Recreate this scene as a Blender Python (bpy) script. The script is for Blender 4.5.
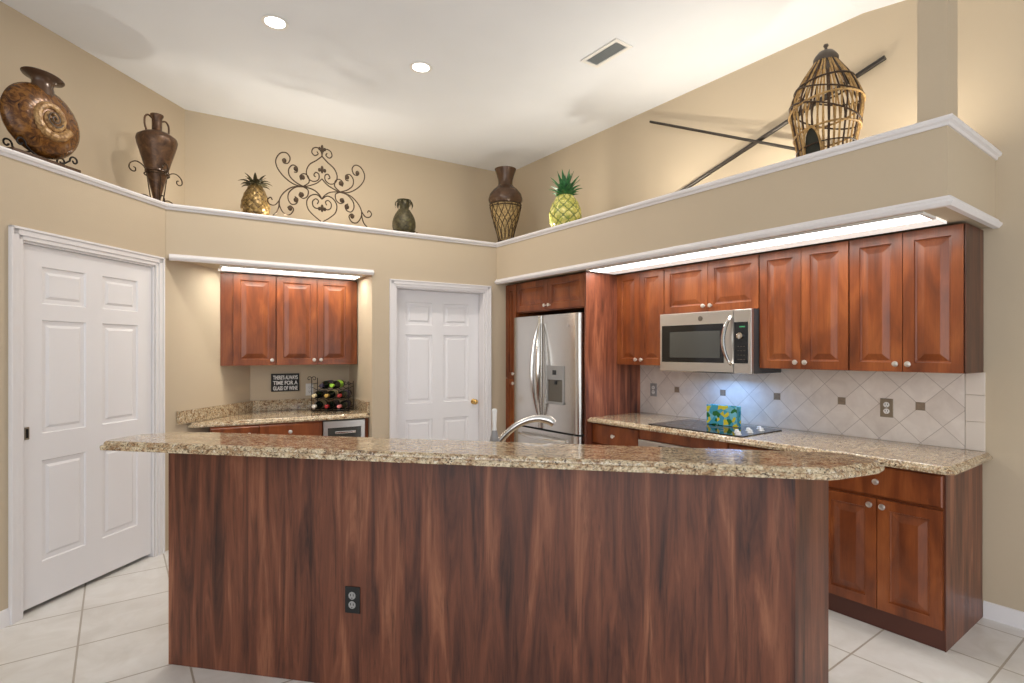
import bpy, bmesh, math, random
from mathutils import Vector, Matrix
random.seed(7)
for o in list(bpy.data.objects): bpy.data.objects.remove(o)
S = bpy.context.scene
COL = S.collection
R = math.radians
PI = math.pi

# ------------------------------------------------------------ camera, world, exposure
cam_d = bpy.data.cameras.new('camera'); cam = bpy.data.objects.new('camera', cam_d); COL.objects.link(cam)
cam.location = (0, 0, 1.47); cam.rotation_euler = (R(90), 0, R(53.83 - 90))
cam_d.sensor_width = 36; cam_d.lens = 543 / 1024 * 36; cam_d.shift_y = (351 - 341.5) / 1024
cam_d.clip_start = .05; cam_d.clip_end = 100
S.camera = cam
W = bpy.data.worlds.new('daylight'); S.world = W; W.use_nodes = True
W.node_tree.nodes['Background'].inputs[0].default_value = (.88, .945, 1, 1)
W.node_tree.nodes['Background'].inputs[1].default_value = .63
S.view_settings.view_transform = 'Standard'; S.view_settings.look = 'None'
S.view_settings.gamma = 1; S.view_settings.use_curve_mapping = False
S.view_settings.exposure = 0.0

def area_light(name, loc, size, energy, color, rot=(0, 0, 0), parent=None, sy=None, spread=None, disk=False):
    d = bpy.data.lights.new(name, 'AREA'); d.energy = energy; d.color = color; d.size = size
    if sy: d.shape = 'RECTANGLE'; d.size_y = sy
    if disk: d.shape = 'DISK'
    if spread: d.spread = spread
    o = bpy.data.objects.new(name, d); COL.objects.link(o); o.location = loc; o.rotation_euler = rot
    if parent: o.parent = parent
    return o
# added fill behind the camera, standing in for daylight from the unseen room
area_light('behind_camera_fill', (-2.4, -1.9, 2.0), 5.0, 115, (.96, .98, 1), (R(80), 0, R(-50)), sy=3.2)

area_light('low_right_fill', (3.0, -2.25, 1.0), 1.9, 26, (.95, .98, 1), (R(90), 0, 0), sy=1.9)  # added low fill that lifts the end panels; the glass door is assumed

# ------------------------------------------------------------ materials
def new_mat(name):
    m = bpy.data.materials.new(name); m.use_nodes = True
    nt = m.node_tree; b = nt.nodes['Principled BSDF']
    return m, nt, b
def c(r, g, b):   # sRGB 0-255 to linear
    f = lambda v: (v / 255 / 12.92) if v / 255 <= .04045 else ((v / 255 + .055) / 1.055) ** 2.4
    return (f(r), f(g), f(b), 1)
def plain(name, col, rough=.5, metal=0, bump=0, bscale=40, var=.06, vscale=3, **kw):
    m, nt, b = new_mat(name)
    tc = nt.nodes.new('ShaderNodeTexCoord'); n = nt.nodes.new('ShaderNodeTexNoise')
    n.inputs['Scale'].default_value = vscale; nt.links.new(tc.outputs['Object'], n.inputs['Vector'])
    rp = nt.nodes.new('ShaderNodeValToRGB'); rp.color_ramp.elements[0].position = .3; rp.color_ramp.elements[1].position = .7
    rp.color_ramp.elements[0].color = tuple(v * (1 - var) for v in col[:3]) + (1,)
    rp.color_ramp.elements[1].color = tuple(min(1, v * (1 + var)) for v in col[:3]) + (1,)
    nt.links.new(n.outputs['Fac'], rp.inputs['Fac']); nt.links.new(rp.outputs['Color'], b.inputs['Base Color'])
    b.inputs['Roughness'].default_value = rough; b.inputs['Metallic'].default_value = metal
    for k, v in kw.items(): b.inputs[k.replace('_', ' ')].default_value = v
    if bump:
        n2 = nt.nodes.new('ShaderNodeTexNoise'); n2.inputs['Scale'].default_value = bscale
        nt.links.new(tc.outputs['Object'], n2.inputs['Vector'])
        bp = nt.nodes.new('ShaderNodeBump'); bp.inputs['Strength'].default_value = bump; bp.inputs['Distance'].default_value = .004
        nt.links.new(n2.outputs['Fac'], bp.inputs['Height']); nt.links.new(bp.outputs['Normal'], b.inputs['Normal'])
    return m
def ramp(nt, fac, stops):
    rp = nt.nodes.new('ShaderNodeValToRGB'); e = rp.color_ramp.elements
    e[0].position, e[0].color = stops[0]; e[1].position, e[1].color = stops[-1]
    for p, cc in stops[1:-1]:
        x = e.new(p); x.color = cc
    nt.links.new(fac, rp.inputs['Fac']); return rp.outputs['Color']
def mapped(nt, scale, loc=(0, 0, 0), rand=False):
    tc = nt.nodes.new('ShaderNodeTexCoord'); mp = nt.nodes.new('ShaderNodeMapping')
    mp.inputs['Scale'].default_value = scale; mp.inputs['Location'].default_value = loc
    src = tc.outputs['Object']
    if rand:
        oi = nt.nodes.new('ShaderNodeObjectInfo'); ad = nt.nodes.new('ShaderNodeVectorMath'); ad.operation = 'ADD'
        ml = nt.nodes.new('ShaderNodeMath'); ml.operation = 'MULTIPLY'; ml.inputs[1].default_value = 9
        nt.links.new(oi.outputs['Random'], ml.inputs[0]); nt.links.new(src, ad.inputs[0]); nt.links.new(ml.outputs[0], ad.inputs[1])
        src = ad.outputs[0]
    nt.links.new(src, mp.inputs['Vector']); return mp.outputs['Vector']
def noise(nt, vec, scale, detail=4, rough=.55, dist=0):
    n = nt.nodes.new('ShaderNodeTexNoise'); n.inputs['Scale'].default_value = scale; n.inputs['Detail'].default_value = detail
    n.inputs['Roughness'].default_value = rough; n.inputs['Distortion'].default_value = dist
    nt.links.new(vec, n.inputs['Vector']); return n.outputs['Fac']
def mixc(nt, fac, a, b, mode='MIX'):
    mx = nt.nodes.new('ShaderNodeMix'); mx.data_type = 'RGBA'; mx.blend_type = mode
    if isinstance(fac, float): mx.inputs[0].default_value = fac
    else: nt.links.new(fac, mx.inputs[0])
    for s, v in ((6, a), (7, b)):
        if isinstance(v, tuple): mx.inputs[s].default_value = v
        else: nt.links.new(v, mx.inputs[s])
    return mx.outputs[2]

def wood_cherry():
    m, nt, b = new_mat('cherry_wood')
    v = mapped(nt, (3.2, 3.2, .9), rand=True)
    n1 = noise(nt, v, 3.0, 3, .5, .6)
    a = ramp(nt, n1, [(.25, c(90, 42, 19)), (.5, c(130, 66, 30)), (.75, c(160, 90, 45))])
    v2 = mapped(nt, (60, 60, 3), rand=True)
    n2 = noise(nt, v2, 2, 5, .7)
    d = ramp(nt, n2, [(.3, (.72, .68, .66, 1)), (.65, (1, 1, 1, 1))])
    nt.links.new(mixc(nt, .8, a, d, 'MULTIPLY'), b.inputs['Base Color'])
    b.inputs['Roughness'].default_value = .34; b.inputs['Coat Weight'].default_value = .1; b.inputs['Coat Roughness'].default_value = .2
    return m
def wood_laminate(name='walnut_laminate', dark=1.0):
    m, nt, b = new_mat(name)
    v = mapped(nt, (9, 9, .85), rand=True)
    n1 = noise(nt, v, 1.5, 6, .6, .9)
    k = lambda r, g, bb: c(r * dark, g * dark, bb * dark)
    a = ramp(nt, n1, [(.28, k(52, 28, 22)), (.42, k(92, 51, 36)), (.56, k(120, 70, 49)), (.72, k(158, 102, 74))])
    v2 = mapped(nt, (34, 34, 2.0), (3, 1, 0), rand=True)
    n2 = noise(nt, v2, 1.7, 5, .65, .5)
    d = ramp(nt, n2, [(.31, (.36, .33, .33, 1)), (.47, (.86, .84, .84, 1)), (.75, (1.0, .98, .96, 1))])
    v4 = mapped(nt, (9, 9, 1.7), (7, 3, 2), rand=True)
    vor = nt.nodes.new('ShaderNodeTexVoronoi'); vor.inputs['Scale'].default_value = 1.1; nt.links.new(v4, vor.inputs['Vector'])
    kn = ramp(nt, vor.outputs['Distance'], [(.02, (.22, .18, .18, 1)), (.2, (1, 1, 1, 1))])
    col = mixc(nt, .85, a, d, 'MULTIPLY'); col = mixc(nt, .6, col, kn, 'MULTIPLY')
    nt.links.new(col, b.inputs['Base Color'])
    b.inputs['Roughness'].default_value = .38
    return m
def granite():
    m, nt, b = new_mat('granite')
    v = mapped(nt, (1, 1, 1))
    vs = mapped(nt, (.75, 1.5, 1.2))
    n1 = noise(nt, vs, 30, 5, .68, .8)
    a = ramp(nt, n1, [(.28, c(110, 82, 60)), (.40, c(172, 138, 104)), (.5, c(208, 186, 152)), (.62, c(226, 211, 182)), (.74, c(188, 150, 108))])
    n2 = noise(nt, v, 110, 3, .7, .3)
    s = ramp(nt, n2, [(.35, (.06, .05, .045, 1)), (.45, (.66, .62, .58, 1)), (.6, (1.0, .99, .97, 1)), (.7, (1.15, 1.12, 1.1, 1))])
    col = mixc(nt, .9, a, s, 'MULTIPLY')
    n3 = noise(nt, v, 60, 4, .6, .6)
    w = ramp(nt, n3, [(.6, (0, 0, 0, 1)), (.68, (1, 1, 1, 1))])
    col = mixc(nt, w, col, c(226, 216, 196))
    n4 = noise(nt, mapped(nt, (1, 1, 1), (4, 2, 7)), 55, 4, .7, .8)
    w2 = ramp(nt, n4, [(.59, (0, 0, 0, 1)), (.65, (1, 1, 1, 1))])
    col = mixc(nt, w2, col, c(66, 48, 40))
    nt.links.new(col, b.inputs['Base Color'])
    b.inputs['Roughness'].default_value = .12; b.inputs['Coat Weight'].default_value = .4; b.inputs['Coat Roughness'].default_value = .04
    return m
def mathn(nt, op, a, b=None, c_=None):
    n = nt.nodes.new('ShaderNodeMath'); n.operation = op
    for i, v in enumerate((a, b, c_)):
        if v is None: continue
        if isinstance(v, (int, float)): n.inputs[i].default_value = v
        else: nt.links.new(v, n.inputs[i])
    return n.outputs[0]
def grout_mask(nt, u, v, pu, pv, wu, wv):
    # 1 on grout lines of a grid with pitches pu, pv
    out = None
    for x, p, w in ((u, pu, wu), (v, pv, wv)):
        q = mathn(nt, 'DIVIDE', x, p); fr = mathn(nt, 'FRACT', q)
        d = mathn(nt, 'ABSOLUTE', mathn(nt, 'SUBTRACT', fr, .5)); g = mathn(nt, 'GREATER_THAN', d, .5 - w / p / 2)
        out = g if out is None else mathn(nt, 'MAXIMUM', out, g)
    return out
def tile_noise(nt, u, v, pu, pv):
    cb = nt.nodes.new('ShaderNodeCombineXYZ')
    nt.links.new(mathn(nt, 'FLOOR', mathn(nt, 'DIVIDE', u, pu)), cb.inputs[0]); nt.links.new(mathn(nt, 'FLOOR', mathn(nt, 'DIVIDE', v, pv)), cb.inputs[1])
    wn = nt.nodes.new('ShaderNodeTexWhiteNoise'); nt.links.new(cb.outputs[0], wn.inputs['Vector']); return wn.outputs['Value']
def floor_tile():
    m, nt, b = new_mat('floor_tile')
    tc = nt.nodes.new('ShaderNodeTexCoord'); sp = nt.nodes.new('ShaderNodeSeparateXYZ'); nt.links.new(tc.outputs['Object'], sp.inputs[0])
    u = mathn(nt, 'ADD', sp.outputs[0], .15 + .4336 * 40); v = mathn(nt, 'ADD', sp.outputs[1], -.695 + .4613 * 40)
    g = grout_mask(nt, u, v, .4336, .4613, .009, .009)
    tn = tile_noise(nt, u, v, .4336, .4613)
    n1 = noise(nt, mapped(nt, (1, 1, 1)), 5, 5, .6, .8)
    a = ramp(nt, n1, [(.3, c(216, 211, 204)), (.7, c(233, 230, 226))])
    t = ramp(nt, tn, [(0, (.95, .95, .95, 1)), (1, (1, 1, 1, 1))])
    col = mixc(nt, 1.0, a, t, 'MULTIPLY'); col = mixc(nt, g, col, c(172, 162, 148))
    nt.links.new(col, b.inputs['Base Color']); b.inputs['Roughness'].default_value = .28
    bp = nt.nodes.new('ShaderNodeBump'); bp.invert = True; bp.inputs['Strength'].default_value = .5; bp.inputs['Distance'].default_value = .003
    nt.links.new(g, bp.inputs['Height']); nt.links.new(bp.outputs['Normal'], b.inputs['Normal'])
    return m
def splash_tile():   # local x to the right (=3.31-Y), z up
    m, nt, b = new_mat('backsplash_tile')
    tc = nt.nodes.new('ShaderNodeTexCoord'); sp = nt.nodes.new('ShaderNodeSeparateXYZ'); nt.links.new(tc.outputs['Object'], sp.inputs[0])
    x = mathn(nt, 'SUBTRACT', sp.outputs[0], 3.31 - 1.065); z = mathn(nt, 'SUBTRACT', sp.outputs[2], 1.249)
    P = .2165
    u = mathn(nt, 'ADD', mathn(nt, 'ADD', x, z), P * 40); v = mathn(nt, 'ADD', mathn(nt, 'SUBTRACT', x, z), P * 40)
    g = grout_mask(nt, u, v, P, P, .0045, .0045)
    tn = tile_noise(nt, u, v, P, P)
    n1 = noise(nt, mapped(nt, (1, 1, 1)), 9, 4, .6, .6)
    a = ramp(nt, n1, [(.3, c(220, 208, 198)), (.7, c(236, 226, 216))])
    t = ramp(nt, tn, [(0, (.90, .885, .875, 1)), (1, (1, 1, 1, 1))])
    col = mixc(nt, 1.0, a, t, 'MULTIPLY'); col = mixc(nt, g, col, c(182, 168, 158))
    nt.links.new(col, b.inputs['Base Color']); b.inputs['Roughness'].default_value = .35
    bp = nt.nodes.new('ShaderNodeBump'); bp.invert = True; bp.inputs['Strength'].default_value = .5; bp.inputs['Distance'].default_value = .002
    nt.links.new(g, bp.inputs['Height']); nt.links.new(bp.outputs['Normal'], b.inputs['Normal'])
    return m
def brushed(name, col, rough=.3, axis=(2, 2, 120)):
    m, nt, b = new_mat(name)
    n = noise(nt, mapped(nt, axis), 6, 3, .6)
    b.inputs['Base Color'].default_value = col; b.inputs['Metallic'].default_value = 1
    rr = ramp(nt, n, [(.3, (rough * .94,) * 3 + (1,)), (.7, (rough * 1.06,) * 3 + (1,))])
    nt.links.new(rr, b.inputs['Roughness'])
    return m
def emit(name, col, s):
    m, nt, b = new_mat(name); b.inputs['Base Color'].default_value = col
    b.inputs['Emission Color'].default_value = col; b.inputs['Emission Strength'].default_value = s; return m
def patches(name, stops, scale, rough=.4, metal=0, dist=1.0, detail=3, bump=0):
    m, nt, b = new_mat(name); n = noise(nt, mapped(nt, (1, 1, 1)), scale, detail, .6, dist)
    nt.links.new(ramp(nt, n, stops), b.inputs['Base Color']); b.inputs['Roughness'].default_value = rough; b.inputs['Metallic'].default_value = metal
    if bump:
        bp = nt.nodes.new('ShaderNodeBump'); bp.inputs['Strength'].default_value = bump; bp.inputs['Distance'].default_value = .006
        nt.links.new(n, bp.inputs['Height']); nt.links.new(bp.outputs['Normal'], b.inputs['Normal'])
    return m
def art_glass():
    m, nt, b = new_mat('painted_floral'); v = mapped(nt, (1, 1, 1))
    vo = nt.nodes.new('ShaderNodeTexVoronoi'); vo.inputs['Scale'].default_value = 34; nt.links.new(v, vo.inputs['Vector'])
    sp = nt.nodes.new('ShaderNodeSeparateColor'); nt.links.new(vo.outputs['Color'], sp.inputs[0])
    rp = ramp(nt, sp.outputs[0], [(0, c(70, 170, 200)), (.3, c(40, 120, 60)), (.5, c(225, 215, 60)), (.7, c(120, 200, 220)), (1, c(20, 60, 60))])
    rp_node = rp.node; rp_node.color_ramp.interpolation = 'CONSTANT'
    nt.links.new(rp, b.inputs['Base Color']); b.inputs['Roughness'].default_value = .15; return m

M = dict(
    groove=plain('dark_groove', c(112, 124, 58), .4, var=.15),
    wall=plain('tan_paint', c(196, 179, 154), .75, bump=.15, bscale=160, var=.015, vscale=2),
    ceil=plain('ceiling_paint', c(234, 237, 242), .9, bump=.2, bscale=120, var=.01),
    trim=plain('white_trim_paint', c(230, 226, 226), .4, var=.01),
    door=plain('white_door_paint', c(232, 229, 230), .38, var=.01),
    cherry=wood_cherry(), lam=wood_laminate(), toe=plain('toe_kick_wood', c(78, 40, 28), .5, var=.15),
    granite=granite(), floor=floor_tile(), splash=splash_tile(),
    border=plain('border_tile', c(222, 210, 198), .35, var=.04), accent=plain('accent_tile', c(150, 134, 116), .3, var=.15, vscale=60, metal=.3),
    steel=brushed('stainless_steel', (.66, .64, .61, 1), .26), chrome=plain('polished_nickel', (.75, .73, .7, 1), .16, 1, var=.02),
    steel_v=brushed('stainless_frame', (.62, .6, .57, 1), .3), darksteel=plain('appliance_side', c(70, 70, 72), .5, .3),
    nickel=plain('satin_nickel_knob', (.80, .76, .70, 1), .28, .85, var=.02), brass=plain('brass', c(220, 180, 110), .2, 1),
    black=plain('black_plastic', c(22, 22, 22), .5, var=.1), blackglass=plain('black_glass', c(14, 15, 17), .06, var=.02),
    window=plain('microwave_window', c(70, 70, 66), .12, var=.05), grey=plain('grey_plastic', c(150, 148, 146), .4),
    white=plain('white_plastic', c(232, 230, 226), .4, var=.01), steelplate=plain('steel_plate', c(150, 138, 120), .4, .7),
    iron=plain('wrought_iron', c(72, 56, 40), .5, .6, var=.25, vscale=30), ironblack=plain('black_iron', c(30, 25, 22), .5, .5),
    bronze=patches('aged_bronze', [(.3, c(56, 38, 28)), (.55, c(98, 70, 48)), (.75, c(128, 96, 64))], 14, .38, .35),
    shell=patches('amber_lacquer', [(.3, c(44, 26, 14)), (.48, c(98, 60, 24)), (.6, c(138, 92, 38)), (.75, c(70, 40, 20))], 16, .25, .15, 2.5, 5, .4),
    shellin=patches('ammonite_cream', [(.35, c(120, 84, 48)), (.55, c(176, 138, 90)), (.7, c(205, 170, 120))], 40, .3, .1),
    dkbrown=plain('dark_brown_glaze', c(82, 60, 44), .25, .2, var=.2, vscale=12),
    pinebrown=patches('antique_gold', [(.3, c(70, 56, 34)), (.6, c(150, 122, 72)), (.8, c(190, 160, 100))], 40, .35, .5),
    pinedark=patches('verdigris_bronze', [(.3, c(46, 42, 28)), (.6, c(84, 76, 50)), (.8, c(96, 104, 60))], 26, .5, .3),
    pineyellow=patches('yellow_green_glaze', [(.3, c(130, 150, 70)), (.5, c(204, 196, 104)), (.7, c(240, 232, 160))], 22, .2),
    leaf=patches('green_leaf', [(.3, c(20, 66, 36)), (.7, c(60, 124, 70))], 30, .4),
    basket=patches('wicker_cream', [(.3, c(96, 74, 44)), (.6, c(176, 150, 100))], 50, .7),
    rattan=patches('rattan', [(.3, c(140, 106, 60)), (.6, c(196, 158, 100))], 30, .6), rattandark=plain('dark_cane', c(66, 46, 28), .5, var=.2),
    cap=plain('grey_cap', c(90, 80, 70), .5, .2), pole=plain('dark_pole', c(58, 52, 46), .4, .3, var=.2),
    bottle=plain('dark_green_bottle', c(14, 20, 14), .08, var=.05), art=art_glass(),
    light_tube=emit('fluorescent_lens', (1, .985, .95, 1), 13.0), light_tube_warm=emit('warm_fluorescent_lens', (1, .98, .88, 1), 17.0), lens_edge=emit('lens_edge_glow', (1, .97, .92, 1), .55), light_can=emit('lamp_lens', (1, .98, .95, 1), 14.0),
    light_frame=plain('fixture_white', c(236, 234, 230), .4, var=.01), ventdark=plain('vent_dark', c(110, 118, 122), .6),
    vent=plain('vent_slat', c(190, 196, 198), .4), clear=None, led=emit('green_display', c(50, 120, 80), .35))
m, nt, b = new_mat('clear_glass'); b.inputs['Base Color'].default_value = (.93, .97, .95, 1); b.inputs['Roughness'].default_value = .03
b.inputs['Transmission Weight'].default_value = 1; b.inputs['IOR'].default_value = 1.45; M['clear'] = m

# ------------------------------------------------------------ mesh builder
class MB:
    def __init__(s): s.v = []; s.f = []; s.mt = Matrix.Identity(4)
    def add(s, vs, fs):
        n = len(s.v); s.v += [tuple(s.mt @ Vector(p)) for p in vs]; s.f += [tuple(n + i for i in f) for f in fs]; return s
    def box(s, x0, x1, y0, y1, z0, z1):
        if x0 > x1: x0, x1 = x1, x0
        if y0 > y1: y0, y1 = y1, y0
        return s.add([(x0, y0, z0), (x1, y0, z0), (x1, y1, z0), (x0, y1, z0), (x0, y0, z1), (x1, y0, z1), (x1, y1, z1), (x0, y1, z1)],
                     [(0, 3, 2, 1), (4, 5, 6, 7), (0, 1, 5, 4), (1, 2, 6, 5), (2, 3, 7, 6), (3, 0, 4, 7)])
    def prism(s, poly, z0, z1):
        n = len(poly)
        return s.add([(x, y, z0) for x, y in poly] + [(x, y, z1) for x, y in poly],
                     [tuple(range(n))[::-1], tuple(range(n, 2 * n))] + [(i, (i + 1) % n, n + (i + 1) % n, n + i) for i in range(n)])
    def slab(s, poly, prof):   # ccw polygon; prof = [(offset, z)...] bottom to top
        n = len(poly); vs = []
        def off(d):
            out = []
            for i in range(n):
                a, b_, c_ = Vector(poly[i - 1]), Vector(poly[i]), Vector(poly[(i + 1) % n])
                e1 = (b_ - a).normalized(); e2 = (c_ - b_).normalized()
                n1 = Vector((e1.y, -e1.x)); n2 = Vector((e2.y, -e2.x)); h = (n1 + n2).normalized()
                out.append(b_ + h * (d / max(.35, h.dot(n1))))
            return out
        fs = []
        for d, z in prof: vs += [(p.x, p.y, z) for p in off(d)]
        fs.append(tuple(range(n))[::-1]); k = len(prof); fs.append(tuple(range((k - 1) * n, k * n)))
        for j in range(k - 1):
            for i in range(n): fs.append((j * n + i, j * n + (i + 1) % n, (j + 1) * n + (i + 1) % n, (j + 1) * n + i))
        return s.add(vs, fs)
    def lathe(s, prof, cx=0, cy=0, cz=0, seg=28, axis='z', sx=1, sy=1, cap=True):
        vs = []; fs = []; k = len(prof)
        for j, (r, z) in enumerate(prof):
            for i in range(seg):
                a = 2 * PI * i / seg; x, y = r * math.cos(a) * sx, r * math.sin(a) * sy
                vs.append({'z': (cx + x, cy + y, cz + z), 'y': (cx + x, cy - z, cz + y), 'x': (cx + z, cy + x, cz + y)}[axis])
        for j in range(k - 1):
            for i in range(seg):
                fs.append((j * seg + i, j * seg + (i + 1) % seg, (j + 1) * seg + (i + 1) % seg, (j + 1) * seg + i))
        if cap: fs.append(tuple(range(seg))[::-1]); fs.append(tuple(range((k - 1) * seg, k * seg)))
        return s.add(vs, fs)
    def tube(s, pts, r, seg=8, taper=None, closed=False):
        pts = [Vector(p) for p in pts]; n = len(pts); vs = []; fs = []
        up = None
        for i, p in enumerate(pts):
            if closed: t = pts[(i + 1) % n] - pts[i - 1]
            else: t = pts[min(i + 1, n - 1)] - pts[max(i - 1, 0)]
            if t.length < 1e-9: t = Vector((0, 0, 1))
            t.normalize()
            if up is None:
                up = t.orthogonal().normalized()
            up = (up - t * up.dot(t))
            if up.length < 1e-6: up = t.orthogonal()
            up.normalize(); b_ = t.cross(up)
            rr = r if not callable(r) else r(i / max(1, n - 1))
            for k in range(seg):
                a = 2 * PI * k / seg; vs.append(p + (up * math.cos(a) + b_ * math.sin(a)) * rr)
        m_ = n if closed else n - 1
        for i in range(m_):
            for k in range(seg):
                j = (i + 1) % n; fs.append((i * seg + k, i * seg + (k + 1) % seg, j * seg + (k + 1) % seg, j * seg + k))
        if not closed: fs.append(tuple(range(seg))[::-1]); fs.append(tuple(range((n - 1) * seg, n * seg)))
        return s.add(vs, fs)
    def ball(s, p, r, sx=1, sy=1, sz=1, seg=12, rings=8):
        pr = [(max(1e-4, r * math.sin(PI * j / rings)), -r * math.cos(PI * j / rings)) for j in range(rings + 1)]
        n0 = len(s.v); old = s.mt; s.mt = old @ Matrix.Translation(p) @ Matrix.Diagonal((sx, sy, sz, 1)); s.lathe(pr, seg=seg, cap=False); s.mt = old; return s
    def rings(s, rects):  # list of 4-corner loops in 3D, connecting successive, last capped
        vs = [p for r_ in rects for p in r_]; fs = []
        for j in range(len(rects) - 1):
            for i in range(4): fs.append((j * 4 + i, j * 4 + (i + 1) % 4, (j + 1) * 4 + (i + 1) % 4, (j + 1) * 4 + i))
        k = (len(rects) - 1) * 4; fs.append((k, k + 1, k + 2, k + 3)); return s.add(vs, fs)
    def build(s, name, mat, parent=None, smooth=False, bevel=0, angle=35, loc=None, rz=None):
        me = bpy.data.meshes.new(name); me.from_pydata(s.v, [], s.f)
        bm = bmesh.new(); bm.from_mesh(me); bmesh.ops.recalc_face_normals(bm, faces=bm.faces); bm.to_mesh(me); bm.free()
        me.materials.append(M[mat] if isinstance(mat, str) else mat)
        if smooth:
            me.polygons.foreach_set('use_smooth', [True] * len(me.polygons)); me.set_sharp_from_angle(angle=R(angle))
        o = bpy.data.objects.new(name, me); COL.objects.link(o)
        if parent: o.parent = parent
        if loc: o.location = loc
        if rz is not None: o.rotation_euler[2] = rz
        if bevel:
            bv = o.modifiers.new('bevel', 'BEVEL'); bv.width = bevel; bv.segments = 2; bv.limit_method = 'ANGLE'; bv.angle_limit = R(40)
        return o
def tag(o, label, cat, group=None):
    o['label'] = label; o['category'] = cat
    if group: o['group'] = group
    return o
def thing(name, label, cat, loc=(0, 0, 0), rz=0, group=None):
    o = bpy.data.objects.new(name, None); COL.objects.link(o); o.location = loc; o.rotation_euler = (0, 0, rz); o.empty_display_size = .1
    return tag(o, label, cat, group)
def struct(o): o['kind'] = 'structure'; return o

# frames: local x runs to the right along the wall, local y away from the room, z up
A_R = R(-90); A_B = R(-4.53); A_L = R(45); A_I = math.atan2(-.733, .680)
C1 = Vector((.3006, 4.7156)); DB = Vector((math.cos(A_B), math.sin(A_B))); NB = Vector((-math.sin(A_B), math.cos(A_B)))
DL = Vector((math.cos(A_L), math.sin(A_L))); NL = Vector((-math.sin(A_L), math.cos(A_L)))
def atB(x, y=0): return C1 + DB * x + NB * y
def atL(x, y=0): return C1 + DL * x + NL * y
def atI(x, y=0): return Vector((.2027, 3.009)) + Vector((.680, -.733)) * x + Vector((.733, .680)) * y
ZL = 2.545; ZC = 3.64; ZS = 2.15; XW = 3.88; XS = 3.095

# ------------------------------------------------------------ structure
o = MB().box(-6, 7, -5, 9, -.1, 0).build('floor', 'floor'); struct(o)
mb = MB(); f0, f1 = 1.485, 9
mb.add([(-6, f1, ZC), (5, f1, ZC), (5, f0, ZC), (-6, f0, ZC), (5, -1.2, ZC - .43), (-6, -1.2, ZC - .43),
        (-6, f1, ZC + .15), (5, f1, ZC + .15), (5, f0, ZC + .15), (-6, f0, ZC + .15), (5, -1.2, ZC - .28), (-6, -1.2, ZC - .28)],
       [(0, 1, 2, 3), (3, 2, 4, 5), (9, 8, 7, 6), (11, 10, 8, 9), (0, 6, 7, 1), (4, 10, 11, 5), (1, 7, 8, 2), (2, 8, 10, 4), (3, 9, 6, 0), (5, 11, 9, 3)])
struct(mb.build('ceiling', 'ceil'))
# left wall, door opening from -1.013 to -.099, ledge on top
mb = MB(); DX0, DX1, DZ = -1.013, -.099, 2.08
mb.box(-4, DX0, 0, .53, 0, ZL); mb.box(DX0, DX1, 0, .53, DZ, ZL); mb.box(DX0, DX1, .14, .53, 0, DZ)
mb.prism([(DX1, 0), (.99, 0), (.99, .53), (DX1, .53)], 0, 2.15)
mb.prism([(DX1, 0), (-.002, 0), (.2, .53), (DX1, .53)], 2.15, ZL)
struct(mb.build('wall_left', 'wall', loc=(*C1, 0), rz=A_L))
# back wall: niche 0..1.534, door 1.758..2.675
NX = 1.534; B0, B1, BZ = 1.752, 2.668, 2.054; BL = 2.783
mb = MB()
mb.box(NX, B0, 0, .75, 0, ZS); mb.box(B1, BL + .145, 0, .16, 0, ZS); mb.box(B0, B1, 0, .16, BZ, ZS); mb.box(B0, B1, .15, .25, 0, ZS)
mb.box(.5, NX + .1, .75, .9, 0, ZS)
mb.prism([(0, 0), (BL, 0), (BL + .9, 0), (BL + .9, .97), (-.38, .97), (-.2, .3)], ZS, ZL)
struct(mb.build('wall_back', 'wall', loc=(*C1, 0), rz=A_B))
# upper walls
a = atL(-4.2, .53 + .03); b_ = Vector((.50, 5.70)); c_ = Vector((4.1, 5.43)); 
mb = MB(); p0 = atL(-4.2, .53); p1 = atL(1, .53)
cor = atB(0, .97); 
# intersection of left upper line and back upper line
def isect(p, d, q, e):
    t = ((q - p).x * e.y - (q - p).y * e.x) / (d.x * e.y - d.y * e.x); return p + d * t
U = isect(atL(0, .53), DL, cor, DB)
mb.prism([tuple(p0), tuple(U), tuple(U + NL * .15 + DL * .1), tuple(p0 + NL * .15)], ZL, ZC); struct(mb.build('wall_upper_left', 'wall'))
V = isect(cor, DB, Vector((XW, 0)), Vector((0, 1)))
mb = MB().prism([tuple(U), tuple(V + DB * .15), tuple(V + DB * .15 + NB * .15), tuple(U + NB * .15 - DB * .05)], ZL, ZC); struct(mb.build('wall_upper_back', 'wall'))
mb = MB().prism([(XW, V.y), (XW, -1.2), (XW + .15, -1.2), (XW + .15, V.y)], 0, ZC); struct(mb.build('wall_right', 'wall'))
struct(MB().box(.9, 4.2, -2.35, -2.2, 2.1, 4.0).build('rear_light_blocker', 'wall'))  # unseen panel added to keep high light off the soffit end and post
# soffit over the cabinets and the slim post standing on it
YS = .835; CC = atB(BL + .020)
soff = [(XS, YS), (XW, YS), (XW, CC.y - .05), (XS, CC.y)]
mb = MB().prism(soff, ZS, ZL); struct(mb.build('wall_soffit', 'wall'))
mb = MB().box(3.13, 3.27, .843, .963, ZL, ZC + .1); struct(mb.build('wall_post', 'wall'))
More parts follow.
